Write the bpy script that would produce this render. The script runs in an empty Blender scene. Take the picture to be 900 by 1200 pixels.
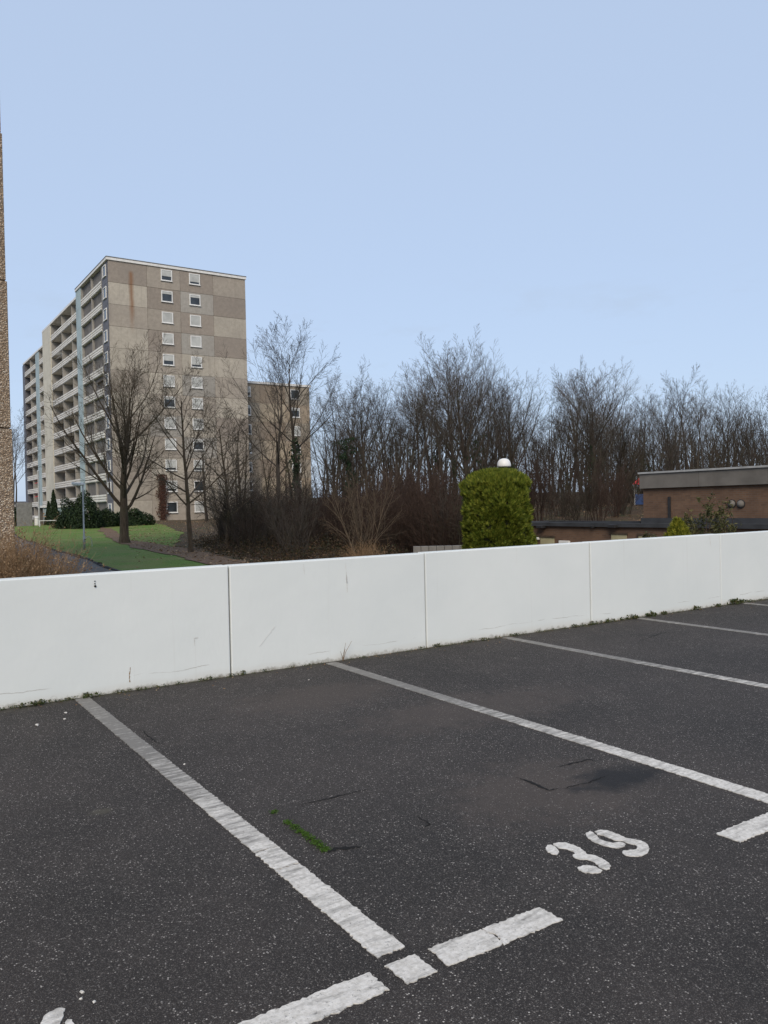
import bpy, math
import numpy as np
from mathutils import Matrix, Vector

# ------------------------------------------------------------------ camera
# world axes: X runs along the parapet wall, Y away from it, Z up; the deck is z = 0
F, PIT, ROLL, YAW, EYE = 937.7, math.radians(-0.485), math.radians(1.284), math.radians(33.183), 1.6
def cam2world(d):
    cp, sp = math.cos(PIT), math.sin(PIT); ca, sa = math.cos(YAW), math.sin(YAW)
    x, y, z = d[0], cp*d[1]-sp*d[2], sp*d[1]+cp*d[2]
    return np.array([x*ca+y*sa, -x*sa+y*ca, z])
def ray(px, py):                       # photo pixel (900 x 1200) -> direction
    x, y = px-450, py-600; c, s = math.cos(ROLL), math.sin(ROLL)
    return cam2world((c*x-s*y, F, -(s*x+c*y)))/F
O3 = np.array([0, 0, EYE])
def atZ(px, py, z): r = ray(px, py); return O3 + r*(z-EYE)/r[2]
def atU(px, py, u): r = ray(px, py); return O3 + r*u/r[0]
def atV(px, py, v): r = ray(px, py); return O3 + r*v/r[1]
def atD(px, py, d): return O3 + ray(px, py)*d

S = bpy.context.scene
C = S.collection
cam = bpy.data.cameras.new('camera'); camo = bpy.data.objects.new('camera', cam); C.objects.link(camo)
cr, sr = math.cos(ROLL), math.sin(ROLL)
rx, ry, rz = cam2world((cr, 0, -sr)), cam2world((sr, 0, cr)), -cam2world((0, 1, 0))
camo.matrix_world = Matrix(((rx[0], ry[0], rz[0], 0), (rx[1], ry[1], rz[1], 0), (rx[2], ry[2], rz[2], EYE), (0, 0, 0, 1)))
cam.sensor_fit = 'VERTICAL'; cam.sensor_height = 36; cam.lens = 36*F/1200
cam.clip_start = 0.05; cam.clip_end = 3000
S.camera = camo
S.render.resolution_x, S.render.resolution_y = 768, 1024

# ------------------------------------------------------------------ light
SUN = Vector((-0.46, -0.62, 0.62)).normalized()
w = bpy.data.worlds.new('World'); S.world = w; w.use_nodes = True
nt = w.node_tree; nt.nodes.clear()
out = nt.nodes.new('ShaderNodeOutputWorld'); bg = nt.nodes.new('ShaderNodeBackground')
sky = nt.nodes.new('ShaderNodeTexSky'); sky.sky_type = 'NISHITA'; sky.sun_disc = False
sky.sun_elevation = math.asin(SUN.z); sky.sun_rotation = math.atan2(SUN.x, SUN.y)
sky.altitude = 50; sky.air_density = 1.0; sky.dust_density = 1.6; sky.ozone_density = 1.6
# a thin high veil evens the blue out, and a few faint wisps hang low
veil = nt.nodes.new('ShaderNodeMix'); veil.data_type = 'RGBA'; veil.inputs[0].default_value = 0.7
veil.inputs[7].default_value = (5.75, 7.1, 9.4, 1)
tc = nt.nodes.new('ShaderNodeTexCoord'); mp = nt.nodes.new('ShaderNodeMapping'); mp.inputs['Scale'].default_value = (1, 1, 3.2)
nz = nt.nodes.new('ShaderNodeTexNoise'); nz.inputs['Scale'].default_value = 7; nz.inputs['Detail'].default_value = 7; nz.inputs['Roughness'].default_value = .62
rp = nt.nodes.new('ShaderNodeValToRGB'); rp.color_ramp.elements[0].position = .52; rp.color_ramp.elements[1].position = .74
sp = nt.nodes.new('ShaderNodeSeparateXYZ')
mr = nt.nodes.new('ShaderNodeMapRange'); mr.inputs[1].default_value = .30; mr.inputs[2].default_value = .17; mr.inputs[3].default_value = 0; mr.inputs[4].default_value = .55
mu = nt.nodes.new('ShaderNodeMath'); mu.operation = 'MULTIPLY'
cl = nt.nodes.new('ShaderNodeMix'); cl.data_type = 'RGBA'; cl.inputs[7].default_value = (4.3, 5.1, 6.3, 1)
L = nt.links.new
L(sky.outputs[0], veil.inputs[6]); L(tc.outputs['Generated'], mp.inputs[0]); L(mp.outputs[0], nz.inputs[0])
L(nz.outputs[0], rp.inputs[0]); L(tc.outputs['Generated'], sp.inputs[0]); L(sp.outputs[2], mr.inputs[0])
L(rp.outputs[0], mu.inputs[0]); L(mr.outputs[0], mu.inputs[1]); L(mu.outputs[0], cl.inputs[0])
L(veil.outputs[2], cl.inputs[6]); L(cl.outputs[2], bg.inputs[0]); L(bg.outputs[0], out.inputs[0])
bg.inputs[1].default_value = 0.10
sl = bpy.data.lights.new('sun', 'SUN'); sl.energy = 2.3; sl.angle = math.radians(30); sl.color = (1, .86, .68)
so = bpy.data.objects.new('sun', sl); C.objects.link(so); so.rotation_euler = SUN.to_track_quat('Z', 'Y').to_euler()
S.view_settings.view_transform = 'Standard'; S.view_settings.look = 'None'
S.view_settings.exposure = 0.12; S.view_settings.gamma = 1

# ------------------------------------------------------------------ helpers
RNG = np.random.default_rng(39)
def mesh_np(name, verts, faces, mat=None, smooth=False):
    """verts (n,3); faces: list of int arrays (m,k), each of one polygon size"""
    if not isinstance(faces, list): faces = [faces]
    faces = [np.asarray(f, dtype=np.int32) for f in faces if len(f)]
    me = bpy.data.meshes.new(name); verts = np.asarray(verts, dtype=np.float32)
    me.vertices.add(len(verts)); me.vertices.foreach_set('co', verts.ravel())
    nl = sum(f.size for f in faces); npoly = sum(len(f) for f in faces)
    me.loops.add(nl); me.polygons.add(npoly)
    me.loops.foreach_set('vertex_index', np.concatenate([f.ravel() for f in faces]))
    tot = np.concatenate([np.full(len(f), f.shape[1], np.int32) for f in faces])
    me.polygons.foreach_set('loop_start', np.concatenate([[0], np.cumsum(tot)[:-1]]).astype(np.int32))
    me.polygons.foreach_set('loop_total', tot)
    me.polygons.foreach_set('use_smooth', np.full(npoly, smooth))
    me.update(calc_edges=True); me.validate()
    if mat: me.materials.append(mat)
    return me
def link(name, data, parent=None, loc=None):
    o = bpy.data.objects.new(name, data); C.objects.link(o)
    if parent: o.parent = parent
    if loc is not None: o.location = [float(a) for a in loc]
    return o
def tag(o, label=None, cat=None, group=None, kind=None):
    for k, v in (('label', label), ('category', cat), ('group', group), ('kind', kind)):
        if v: o[k] = v
    return o
def thing(name, loc, label, cat, group=None, rz=0, sc=1):
    o = link(name, None, None, loc); o.rotation_euler[2] = rz; o.scale = (sc,)*3; o.empty_display_size = .2
    return tag(o, label, cat, group)
class MB:                                # collects boxes, prisms and tubes into one mesh
    def __init__(s): s.v = []; s.q = []; s.n = 0
    def add(s, v, f):
        s.v.append(np.asarray(v, float))
        for k in f: s.q.append([i+s.n for i in k])
        s.n += len(v); return s
    def box(s, a, b, bev=0):
        x0, y0, z0 = a; x1, y1, z1 = b
        if bev <= 0:
            v = [(x0,y0,z0),(x1,y0,z0),(x1,y1,z0),(x0,y1,z0),(x0,y0,z1),(x1,y0,z1),(x1,y1,z1),(x0,y1,z1)]
            return s.add(v, [(0,3,2,1),(4,5,6,7),(0,1,5,4),(1,2,6,5),(2,3,7,6),(3,0,4,7)])
        import bmesh
        bm = bmesh.new(); bmesh.ops.create_cube(bm, size=1)
        for p in bm.verts: p.co = Vector(((x0+x1)/2+p.co.x*(x1-x0), (y0+y1)/2+p.co.y*(y1-y0), (z0+z1)/2+p.co.z*(z1-z0)))
        bmesh.ops.bevel(bm, geom=bm.edges[:], offset=bev, segments=2, affect='EDGES', profile=.5)
        bm.verts.index_update(); v = [tuple(p.co) for p in bm.verts]; f = [[p.index for p in q.verts] for q in bm.faces]
        bm.free(); return s.add(v, f)
    def lathe(s, prof, n=16, c=(0,0,0)):
        v = []; f = []
        for (r, z) in prof:
            for k in range(n):
                a = 2*math.pi*k/n; v.append((c[0]+r*math.cos(a), c[1]+r*math.sin(a), c[2]+z))
        m = len(prof)
        for i in range(m-1):
            for k in range(n): f.append((i*n+k, i*n+(k+1)%n, (i+1)*n+(k+1)%n, (i+1)*n+k))
        f.append(tuple(range(n-1, -1, -1))); f.append(tuple((m-1)*n+k for k in range(n)))
        return s.add(v, f)
    def tube(s, pts, rad, n=8):
        P = np.asarray(pts, float); R = np.broadcast_to(rad, (len(P),))
        v, q = tubes(P[None], R[None], n); s.add(v, q.tolist())
        k = len(P); s.q.append([s.n-len(v)+i for i in range(n-1, -1, -1)]); s.q.append([s.n-n+i for i in range(n)])
        return s
    def data(s, name, mat, smooth=False):
        me = bpy.data.meshes.new(name); me.from_pydata([tuple(p) for p in np.concatenate(s.v)], [], s.q); me.update()
        if smooth: me.polygons.foreach_set('use_smooth', [True]*len(me.polygons))
        me.materials.append(mat); return me
    def obj(s, name, mat, parent=None, loc=None, smooth=False):
        return link(name, s.data(name, mat, smooth), parent, loc)
def norm(a): return a/np.maximum(np.linalg.norm(a, axis=-1, keepdims=True), 1e-9)
def tubes(P, R, s):
    """P (N,k,3) polylines, R (N,k) radii -> verts, quads"""
    N, k, _ = P.shape
    T = np.empty_like(P); T[:, 1:-1] = P[:, 2:]-P[:, :-2]; T[:, 0] = P[:, 1]-P[:, 0]; T[:, -1] = P[:, -1]-P[:, -2]; T = norm(T)
    ref = np.where(np.abs(T[:, :1, 2:3]) > .8, np.array([1., 0, 0]), np.array([0, 0, 1.]))
    A = norm(np.cross(T, np.broadcast_to(ref, T.shape))); B = np.cross(T, A)
    an = np.arange(s)*2*math.pi/s
    V = P[:, :, None]+R[:, :, None, None]*(A[:, :, None]*np.cos(an)[:, None]+B[:, :, None]*np.sin(an)[:, None])
    i = np.arange(N)[:, None, None]*k*s+np.arange(k-1)[None, :, None]*s; j = np.arange(s)[None, None]; j2 = (j+1) % s
    Q = np.stack([i+j, i+j2, i+s+j2, i+s+j], -1).reshape(-1, 4)
    return V.reshape(-1, 3), Q

# ------------------------------------------------------------------ materials
class NT:
    def __init__(s, name):
        s.m = bpy.data.materials.new(name); s.m.use_nodes = True; s.t = s.m.node_tree; s.t.nodes.clear()
        s.o = s.n('ShaderNodeOutputMaterial'); s.b = s.n('ShaderNodeBsdfPrincipled'); s.l(s.b.outputs[0], s.o.inputs[0])
        s.b.inputs['Roughness'].default_value = .85; s.b.inputs['Specular IOR Level'].default_value = .3
        s._pos = None
    def n(s, t): return s.t.nodes.new(t)
    def l(s, a, b): s.t.links.new(a, b)
    def pos(s, scale=None, obj=False):
        if obj: p = s.n('ShaderNodeTexCoord').outputs['Object']
        else: p = s.n('ShaderNodeNewGeometry').outputs['Position']
        if scale is not None:
            m = s.n('ShaderNodeMapping'); m.inputs['Scale'].default_value = scale; s.l(p, m.inputs[0]); p = m.outputs[0]
        return p
    def noise(s, sc, det=4, ro=.55, p=None, dist=0):
        k = s.n('ShaderNodeTexNoise'); k.inputs['Scale'].default_value = sc; k.inputs['Detail'].default_value = det
        k.inputs['Roughness'].default_value = ro; k.inputs['Distortion'].default_value = dist
        s.l(p or s.pos(), k.inputs['Vector']); return k.outputs[0]
    def voro(s, sc, out='Distance', p=None, feat='F1'):
        k = s.n('ShaderNodeTexVoronoi'); k.inputs['Scale'].default_value = sc; k.feature = feat; s.l(p or s.pos(), k.inputs['Vector']); return k.outputs[out]
    def ramp(s, f, *st):
        k = s.n('ShaderNodeValToRGB'); e = k.color_ramp.elements
        while len(e) < len(st): e.new(.5)
        for el, (p, c) in zip(e, st):
            el.position = p; el.color = (c, c, c, 1) if isinstance(c, (int, float)) else (*c, 1)
        s.l(f, k.inputs[0]); return k.outputs[0]
    def math(s, op, a, b=None, c=None):
        k = s.n('ShaderNodeMath'); k.operation = op
        for i, x in enumerate((a, b, c)):
            if x is None: continue
            if isinstance(x, (int, float)): k.inputs[i].default_value = x
            else: s.l(x, k.inputs[i])
        return k.outputs[0]
    def mix(s, f, a, b, mode='MIX'):
        k = s.n('ShaderNodeMix'); k.data_type = 'RGBA'; k.blend_type = mode
        for i, x in ((0, f), (6, a), (7, b)):
            if isinstance(x, (int, float)): k.inputs[i].default_value = x if i == 0 else (x, x, x, 1)
            elif isinstance(x, tuple): k.inputs[i].default_value = (*x, 1)
            else: s.l(x, k.inputs[i])
        return k.outputs[2]
    def mr(s, v, a, b, c=0., d=1.):
        k = s.n('ShaderNodeMapRange'); s.l(v, k.inputs[0])
        for i, x in enumerate((a, b, c, d)): k.inputs[i+1].default_value = x
        return k.outputs[0]
    def xyz(s, p=None):
        k = s.n('ShaderNodeSeparateXYZ'); s.l(p or s.pos(), k.inputs[0]); return k.outputs
    def col(s, c):
        if isinstance(c, tuple): s.b.inputs['Base Color'].default_value = (*c, 1)
        else: s.l(c, s.b.inputs['Base Color'])
    def rough(s, r):
        if isinstance(r, (int, float)): s.b.inputs['Roughness'].default_value = r
        else: s.l(r, s.b.inputs['Roughness'])
    def bump(s, h, st=.5, d=.01):
        k = s.n('ShaderNodeBump'); k.inputs['Strength'].default_value = st; k.inputs['Distance'].default_value = d
        s.l(h, k.inputs['Height']); s.l(k.outputs[0], s.b.inputs['Normal'])
    def island(s): return s.n('ShaderNodeNewGeometry').outputs['Random Per Island']
    def objrand(s): return s.n('ShaderNodeObjectInfo').outputs['Random']
    def objcol(s): return s.n('ShaderNodeObjectInfo').outputs['Color']
def plain(name, c, rough=.8, var=.25, sc=3., bump=0, spec=None, metal=0):
    m = NT(name); f = m.noise(sc, 5)
    d = tuple(x*(1-var) for x in c); e = tuple(min(1, x*(1+var)) for x in c)
    m.col(m.ramp(f, (.3, d), (.7, e))); m.rough(rough)
    if bump: m.bump(m.noise(sc*9, 4), .5, bump)
    if spec is not None: m.b.inputs['Specular IOR Level'].default_value = spec
    m.b.inputs['Metallic'].default_value = metal
    return m.m
M = {}
def asphalt():
    m = NT('deck_asphalt')
    n1 = m.noise(.55, 5, .6); n2 = m.noise(2.3, 6, .65)
    base = m.mix(m.ramp(n1, (.38, 0), (.66, 1)), (.0200, .0176, .0164), (.039, .0325, .0295))
    base = m.mix(m.ramp(n2, (.5, 0), (.78, .6)), base, (.054, .045, .040))
    c1 = m.voro(135, 'Color'); g1 = m.xyz(c1)[0]; d1 = m.voro(135, 'Distance')
    chip = m.math('MULTIPLY', m.math('GREATER_THAN', g1, .42), m.ramp(d1, (.36, 1), (.52, 0)))
    chipc = m.ramp(m.xyz(c1)[1], (0, (.012, .011, .011)), (.35, (.06, .054, .05)), (.7, (.12, .11, .10)), (.9, (.24, .22, .20)), (1, (.62, .58, .53)))
    c2 = m.voro(300, 'Color'); d2 = m.voro(300, 'Distance')
    chip2 = m.math('MULTIPLY', m.math('GREATER_THAN', m.xyz(c2)[0], .60), m.ramp(d2, (.3, 1), (.45, 0)))
    base = m.mix(m.math('MULTIPLY', chip2, .8), base, (.17, .155, .14))
    wear = m.ramp(n2, (.3, .45), (.6, .95))
    base = m.mix(m.math('MULTIPLY', chip, wear), base, chipc)
    # damp oily hollow beside the bay line, and the dusty stain round it
    x = m.xyz()
    def spot(p, a, b, seed):
        dx = m.math('DIVIDE', m.math('SUBTRACT', x[0], float(p[0])), a); dy = m.math('DIVIDE', m.math('SUBTRACT', x[1], float(p[1])), b)
        r = m.math('SQRT', m.math('ADD', m.math('MULTIPLY', dx, dx), m.math('MULTIPLY', dy, dy)))
        r = m.math('ADD', r, m.math('MULTIPLY', m.math('SUBTRACT', m.noise(6, 8, .72, m.pos((1, 1, 1))), .5), 2.2))
        return m.mr(r, 1.05, .5)
    s1 = spot(atZ(722, 912, 0), .34, .20, 0); s2 = spot(atZ(380, 815, 0), .9, .5, 1); s3 = spot(atZ(640, 925, 0), .7, .5, 2); s4 = spot(atZ(560, 830, 0), 1.2, .5, 2)
    dust = m.math('MAXIMUM', m.math('MAXIMUM', s2, s4), s3)
    base = m.mix(m.math('MULTIPLY', dust, .5), base, (.084, .068, .058))
    s5 = spot(atZ(122, 951, 0), .07, .05, 3)
    base = m.mix(m.math('MULTIPLY', s5, .6), base, (.085, .08, .058))
    base = m.mix(m.math('MULTIPLY', s1, .9), base, (.008, .008, .009))
    # dirt gathered along the wall foot
    e = m.math('ADD', m.mr(x[1], 6.85, 7.2), m.math('MULTIPLY', m.math('SUBTRACT', n2, .55), 1.6))
    base = m.mix(m.mr(e, .45, .95, 0, .75), base, (.055, .05, .038))
    m.col(base); m.rough(m.mr(s1, 0, 1, .88, .8)); m.b.inputs['Specular IOR Level'].default_value = .35
    h = m.math('ADD', m.math('MULTIPLY', chip, .6), m.math('MULTIPLY', m.noise(160, 3), .8))
    m.bump(h, .8, .006)
    return m.m
M['asphalt'] = asphalt()
def paint():
    m = NT('marking_paint'); x = m.xyz()
    st = m.noise(1, 8, .72, m.pos((5, 26, 1))); fine = m.noise(45, 5, .7); gr = m.noise(160, 2, .5)
    c = m.mix(m.ramp(fine, (.35, 0), (.62, 1)), (.50, .475, .43), (.70, .675, .63))
    # tyre-scrubbed dirt heavier toward the wall end of the bays
    k = m.math('ADD', m.math('MULTIPLY', m.mr(x[1], 2.9, 5.6), .46), m.math('MULTIPLY', m.math('SUBTRACT', st, .5), 1.7))
    c = m.mix(m.mr(k, -.02, .40, 0, .88), c, (.13, .125, .115))
    c = m.mix(m.ramp(m.noise(75, 4, .7), (.60, 0), (.70, .75)), c, (.07, .068, .065))
    m.col(c); m.rough(.8); m.bump(m.math('ADD', fine, gr), .6, .004)
    return m.m
M['paint'] = paint()
def wallpaint():
    m = NT('white_wall_paint'); x = m.xyz()
    big = m.noise(.9, 4); fine = m.noise(30, 5, .6, m.pos((1, 1, .4)))
    c = m.mix(m.ramp(big, (.35, 0), (.7, 1)), (.655, .69, .68), (.70, .73, .715))
    # old coat line a hand above the deck, mud splash and moss at the foot, hairline drips
    edge = m.math('ADD', x[2], m.math('MULTIPLY', m.math('SUBTRACT', m.noise(1.7, 6, .6), .5), .12))
    ln = m.math('MULTIPLY', m.math('COMPARE', edge, .125, .0035), m.ramp(m.noise(2.1, 3), (.5, 0), (.58, .5)))
    c = m.mix(ln, c, (.30, .28, .25))
    c = m.mix(m.mr(edge, .085, .02, 0, .5), c, (.58, .565, .52))
    sp = m.math('ADD', m.mr(x[2], .10, 0), m.math('MULTIPLY', m.math('SUBTRACT', m.noise(14, 6, .7), .55), 1.7))
    c = m.mix(m.mr(sp, .55, 1.1, 0, .85), c, (.16, .14, .10))
    dr = m.ramp(m.noise(1, 3, .5, m.pos((22, 22, .55))), (.66, 0), (.80, .28))
    c = m.mix(dr, c, (.52, .51, .48))
    dot = m.math('MULTIPLY', m.math('LESS_THAN', m.voro(5), .035), m.math('GREATER_THAN', m.xyz(m.voro(5, 'Color'))[0], .86))
    c = m.mix(m.math('MULTIPLY', dot, .75), c, (.10, .09, .08))
    m.col(c); m.rough(.72)
    h = m.math('ADD', m.noise(3, 3), m.math('MULTIPLY', fine, .30)); m.bump(h, .35, .012)
    return m.m
M['wall'] = wallpaint()
def pebble():
    m = NT('exposed_aggregate'); c1 = m.voro(34, 'Color'); d = m.voro(34, 'Distance')
    c = m.ramp(m.xyz(c1)[0], (0, (.22, .15, .095)), (.35, (.44, .32, .21)), (.7, (.58, .46, .33)), (1, (.72, .64, .52)))
    c = m.mix(m.ramp(d, (.42, 0), (.58, .8)), c, (.13, .10, .075))
    c = m.mix(m.ramp(m.noise(.8, 5), (.4, 0), (.7, .3)), c, (.27, .20, .135)); m.col(c)
    m.bump(m.ramp(d, (.2, 1), (.6, 0)), 1, .02); return m.m
M['pebble'] = pebble()
def gable():
    m = NT('gable_concrete'); x = m.xyz()
    f = m.noise(2.2, 6, .7); g = m.noise(.35, 4)
    c = m.mix(m.ramp(f, (.3, 0), (.7, 1)), .82, 1.12)
    c = m.mix(1, m.objcol(), c, 'MULTIPLY')
    c = m.mix(m.ramp(g, (.45, 0), (.75, .35)), c, (.24, .215, .19))
    dr = m.ramp(m.noise(1, 4, .6, m.pos((1.6, 1.6, .09))), (.55, 0), (.75, .4)); c = m.mix(dr, c, (.21, .185, .16))
    # rust run below a fixing
    p0 = atV(154, 340, 107.2); wob = m.math('MULTIPLY', m.math('SUBTRACT', m.noise(.5, 2), .5), .4)
    a = m.mr(m.math('ABSOLUTE', m.math('SUBTRACT', m.math('ADD', x[0], wob), float(p0[0]))), .02, .42, 1, 0)
    a = m.math('MULTIPLY', a, m.math('MULTIPLY', m.mr(x[2], 25, 29), m.mr(x[2], 33.6, 33.2)))
    c = m.mix(m.math('MULTIPLY', a, .8), c, (.22, .105, .045))
    m.col(c); m.rough(.9); m.bump(m.noise(9, 4), .4, .03); return m.m
M['gable'] = gable()
def brick(name, sc=1.):
    m = NT(name); x = m.xyz(); cb = m.n('ShaderNodeCombineXYZ')
    m.l(m.math('ADD', x[0], x[1]), cb.inputs[0]); m.l(x[2], cb.inputs[1])
    k = m.n('ShaderNodeTexBrick'); m.l(cb.outputs[0], k.inputs['Vector'])
    for n_, v in (('Scale', 1.), ('Mortar Size', .007), ('Brick Width', .25), ('Row Height', .083), ('Bias', -.1)): k.inputs[n_].default_value = v
    k.inputs['Color1'].default_value = (.18, .108, .068, 1); k.inputs['Color2'].default_value = (.128, .077, .050, 1); k.inputs['Mortar'].default_value = (.15, .12, .10, 1)
    c = m.mix(m.ramp(m.noise(.9, 5, .6), (.35, 0), (.75, .55)), k.outputs[0], (.065, .04, .03))
    st = m.ramp(m.noise(1, 4, .6, m.pos((2, 2, .5))), (.6, 0), (.8, .5)); c = m.mix(st, c, (.03, .022, .02))
    m.col(c); m.rough(.9); m.bump(k.outputs[1], -.5, .01); return m.m
M['brick'] = brick('brown_brick')
def ground():
    m = NT('leaf_litter_soil'); f = m.noise(.5, 6, .65); g = m.noise(7, 6, .75)
    c = m.mix(m.ramp(g, (.3, 0), (.7, 1)), (.035, .025, .017), (.13, .085, .05))
    c = m.mix(m.ramp(f, (.48, 0), (.62, .7)), c, (.04, .05, .018))
    m.col(c); m.rough(.95); m.bump(g, .8, .08); return m.m
M['ground'] = ground()
def lawn():
    m = NT('lawn_grass'); f = m.noise(.33, 6, .65); g = m.noise(14, 6, .8); k = m.noise(1.1, 5, .65)
    c = m.mix(m.ramp(g, (.40, 0), (.60, 1)), (.042, .09, .014), (.16, .26, .045))
    c = m.mix(m.ramp(f, (.42, 0), (.60, .8)), c, (.17, .175, .055))
    c = m.mix(m.ramp(k, (.58, 0), (.74, .5)), c, (.09, .07, .035))
    m.col(c); m.rough(.9); m.bump(g, .9, .05); return m.m
M['lawn'] = lawn()
M['dirt'] = plain('trodden_earth', (.15, .098, .062), .95, .45, 6, .04)
M['path'] = plain('path_asphalt', (.105, .099, .092), .85, .25, 2.5, .01)
M['kerb'] = plain('dark_kerb_stone', (.035, .034, .033), .9, .4, 2, .02)
def bark(name, c, moss=0.):
    m = NT(name); p = m.pos((1, 1, .22), True); f = m.noise(9, 6, .7, p)
    a = m.mix(m.ramp(f, (.3, 0), (.7, 1)), tuple(x*.5 for x in c), tuple(x*1.35 for x in c))
    if moss: a = m.mix(m.ramp(m.noise(1.1, 4, .6, m.pos(None, True)), (.5, 0), (.68, moss)), a, (.05, .06, .022))
    r = m.objrand(); a = m.mix(1, a, m.ramp(r, (0, .78), (1, 1.2)), 'MULTIPLY')
    m.col(a); m.rough(.9); m.b.inputs['Specular IOR Level'].default_value = .15; m.bump(f, .8, .03); return m.m
M['bark_lawn'] = bark('lawn_tree_bark', (.115, .088, .062), .5)
M['bark_dark'] = bark('wood_tree_bark', (.052, .042, .034), .4)
M['bark_grey'] = bark('grey_tree_bark', (.082, .069, .058), .3)
M['bark_tan'] = bark('sapling_bark', (.145, .112, .08))
M['bark_red'] = bark('red_brown_shrub_bark', (.058, .039, .031))
M['bark_dry'] = bark('dry_stem', (.27, .18, .105))
def leafmat(name, a, b, c, spec=.3):
    m = NT(name); r = m.island(); col = m.ramp(r, (0, a), (.55, b), (1, c)); m.col(col); m.rough(.6)
    m.b.inputs['Specular IOR Level'].default_value = spec
    t = m.n('ShaderNodeBsdfTranslucent'); m.l(col, t.inputs[0]); x = m.n('ShaderNodeMixShader'); x.inputs[0].default_value = .25
    m.l(m.b.outputs[0], x.inputs[1]); m.l(t.outputs[0], x.inputs[2]); m.l(x.outputs[0], m.o.inputs[0]); return m.m
M['thuja'] = leafmat('thuja_sprays', (.05, .08, .009), (.13, .165, .017), (.24, .25, .036))
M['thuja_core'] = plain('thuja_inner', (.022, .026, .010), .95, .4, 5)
M['gold'] = leafmat('golden_conifer', (.10, .12, .012), (.19, .20, .02), (.30, .28, .035))
M['ever'] = leafmat('dark_evergreen_leaves', (.008, .020, .008), (.018, .036, .012), (.035, .058, .018))
M['ivy'] = leafmat('ivy_leaves', (.007, .020, .008), (.015, .034, .010), (.03, .055, .018))
M['bramble'] = leafmat('bramble_leaves', (.030, .036, .014), (.07, .052, .024), (.13, .078, .042))
M['laurel'] = leafmat('variegated_leaves', (.04, .045, .014), (.085, .085, .03), (.17, .15, .06))
M['litter'] = leafmat('fallen_leaf', (.15, .085, .04), (.28, .18, .095), (.42, .31, .19))
M['moss'] = leafmat('moss_tuft', (.03, .07, .008), (.055, .12, .012), (.085, .16, .02))
M['weed'] = leafmat('small_weed_leaves', (.03, .045, .012), (.055, .075, .02), (.10, .085, .035))
M['white'] = plain('white_frame', (.72, .72, .70), .5, .06)
M['coping'] = plain('light_coping', (.70, .69, .66), .6, .1)
M['blind'] = plain('window_blind', (.44, .45, .43), .6, .2, .9)
M['slate'] = plain('slate_cladding', (.115, .115, .13), .6, .2, 1.5)
M['balcony'] = plain('balcony_board', (.68, .66, .61), .7, .12, .6)
M['fin'] = plain('fin_shaded', (.31, .30, .28), .8, .15, .6)  # darker than the boards: shade inside the balcony openings put into the colour
M['loggia'] = plain('loggia_wall', (.15, .14, .13), .85, .25, .5)  # back wall colour darkened to stand in for shadow deep in the loggias
M['cream'] = plain('cream_render', (.56, .53, .44), .8, .1, .5)
M['blue'] = plain('pale_blue_panel', (.34, .42, .43), .6, .12, .5)
M['glass'] = plain('window_glass', (.035, .042, .048), .12, .5, .7, spec=.6)
M['roof'] = plain('grey_roofing', (.16, .16, .155), .8, .2, 1)
M['bitumen'] = plain('dark_roof_edge', (.045, .048, .053), .6, .3, 1.5)
M['fascia'] = plain('weathered_fascia', (.155, .145, .132), .8, .2, 1.3, .01)
M['metal'] = plain('galvanised_metal', (.42, .42, .41), .45, .15, 4, metal=.3)
M['dome'] = plain('opal_plastic', (.74, .74, .72), .35, .04)
M['black'] = plain('black_metal', (.03, .03, .032), .5, .3, 4)
M['yellow'] = plain('pale_yellow_panel', (.40, .37, .23), .6, .12, 2)
M['red'] = plain('red_plastic', (.50, .045, .05), .5, .15, 2)
M['bluep'] = plain('blue_plastic', (.05, .09, .22), .5, .15, 2)
M['crack'] = plain('crack_shadow_black', (.008, .008, .008), .95, .3, 30)
M['joint'] = plain('joint_sealant', (.17, .165, .16), .8, .3, 8)
M['concrete'] = plain('grey_concrete', (.19, .185, .175), .9, .2, 3, .008)
M['chip'] = plain('pale_chip', (.55, .53, .49), .8, .25, 30)
M['greenp'] = plain('dark_timber', (.07, .05, .035), .8, .3, 3)

# ------------------------------------------------------------------ terrain
fw = np.array([math.sin(YAW), math.cos(YAW)]); rt = np.array([math.cos(YAW), -math.sin(YAW)])
def sstep(a, b, x): t = np.clip((x-a)/(b-a), 0, 1); return t*t*(3-2*t)
def height(u, v):
    u = np.asarray(u, float); v = np.asarray(v, float)
    d = u*fw[0]+v*fw[1]; s = u*rt[0]+v*rt[1]; q = s/np.maximum(d, 8)       # q: bearing, right positive
    left = -.75+.95*sstep(62, 108, d)
    wood = -.8+1.9*sstep(44, 78, d)+2.6*sstep(80, 190, d)
    k = sstep(-.24, -.08, q)
    z = left*(1-k)+wood*k
    bas = sstep(-.02, .10, q)*(1-sstep(40, 54, d))                          # the yard of the brick building
    z = z*(1-bas)-2.6*bas
    near = 1-sstep(9.5, 15, v)
    z = z*(1-near)-2.6*near
    z = z+.05*np.sin(u*.31+1)*np.sin(v*.27)+.03*np.sin(u*.9)*np.sin(v*.8+2)
    return np.where(v < 7.5, -3., z)
def sheet(name, us, vs, dz, mat):
    U, V = np.meshgrid(us, vs, indexing='ij'); Zz = height(U, V)+dz
    n, m = U.shape; i = np.arange(n-1)[:, None]*m+np.arange(m-1)
    return link(name, mesh_np(name, np.stack([U, V, Zz], -1).reshape(-1, 3), np.stack([i, i+m, i+m+1, i+1], -1).reshape(-1, 4), mat, True))
us = np.concatenate([[-900, -500, -250, -120, -70], np.arange(-40, 100, 1.), [110, 130, 160, 220, 350, 600, 1100]])
vs = np.concatenate([[-600, -200, -60, -20, 0, 7.49, 7.51], np.arange(8, 150, 1.), [160, 175, 200, 250, 350, 600, 1100]])
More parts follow.
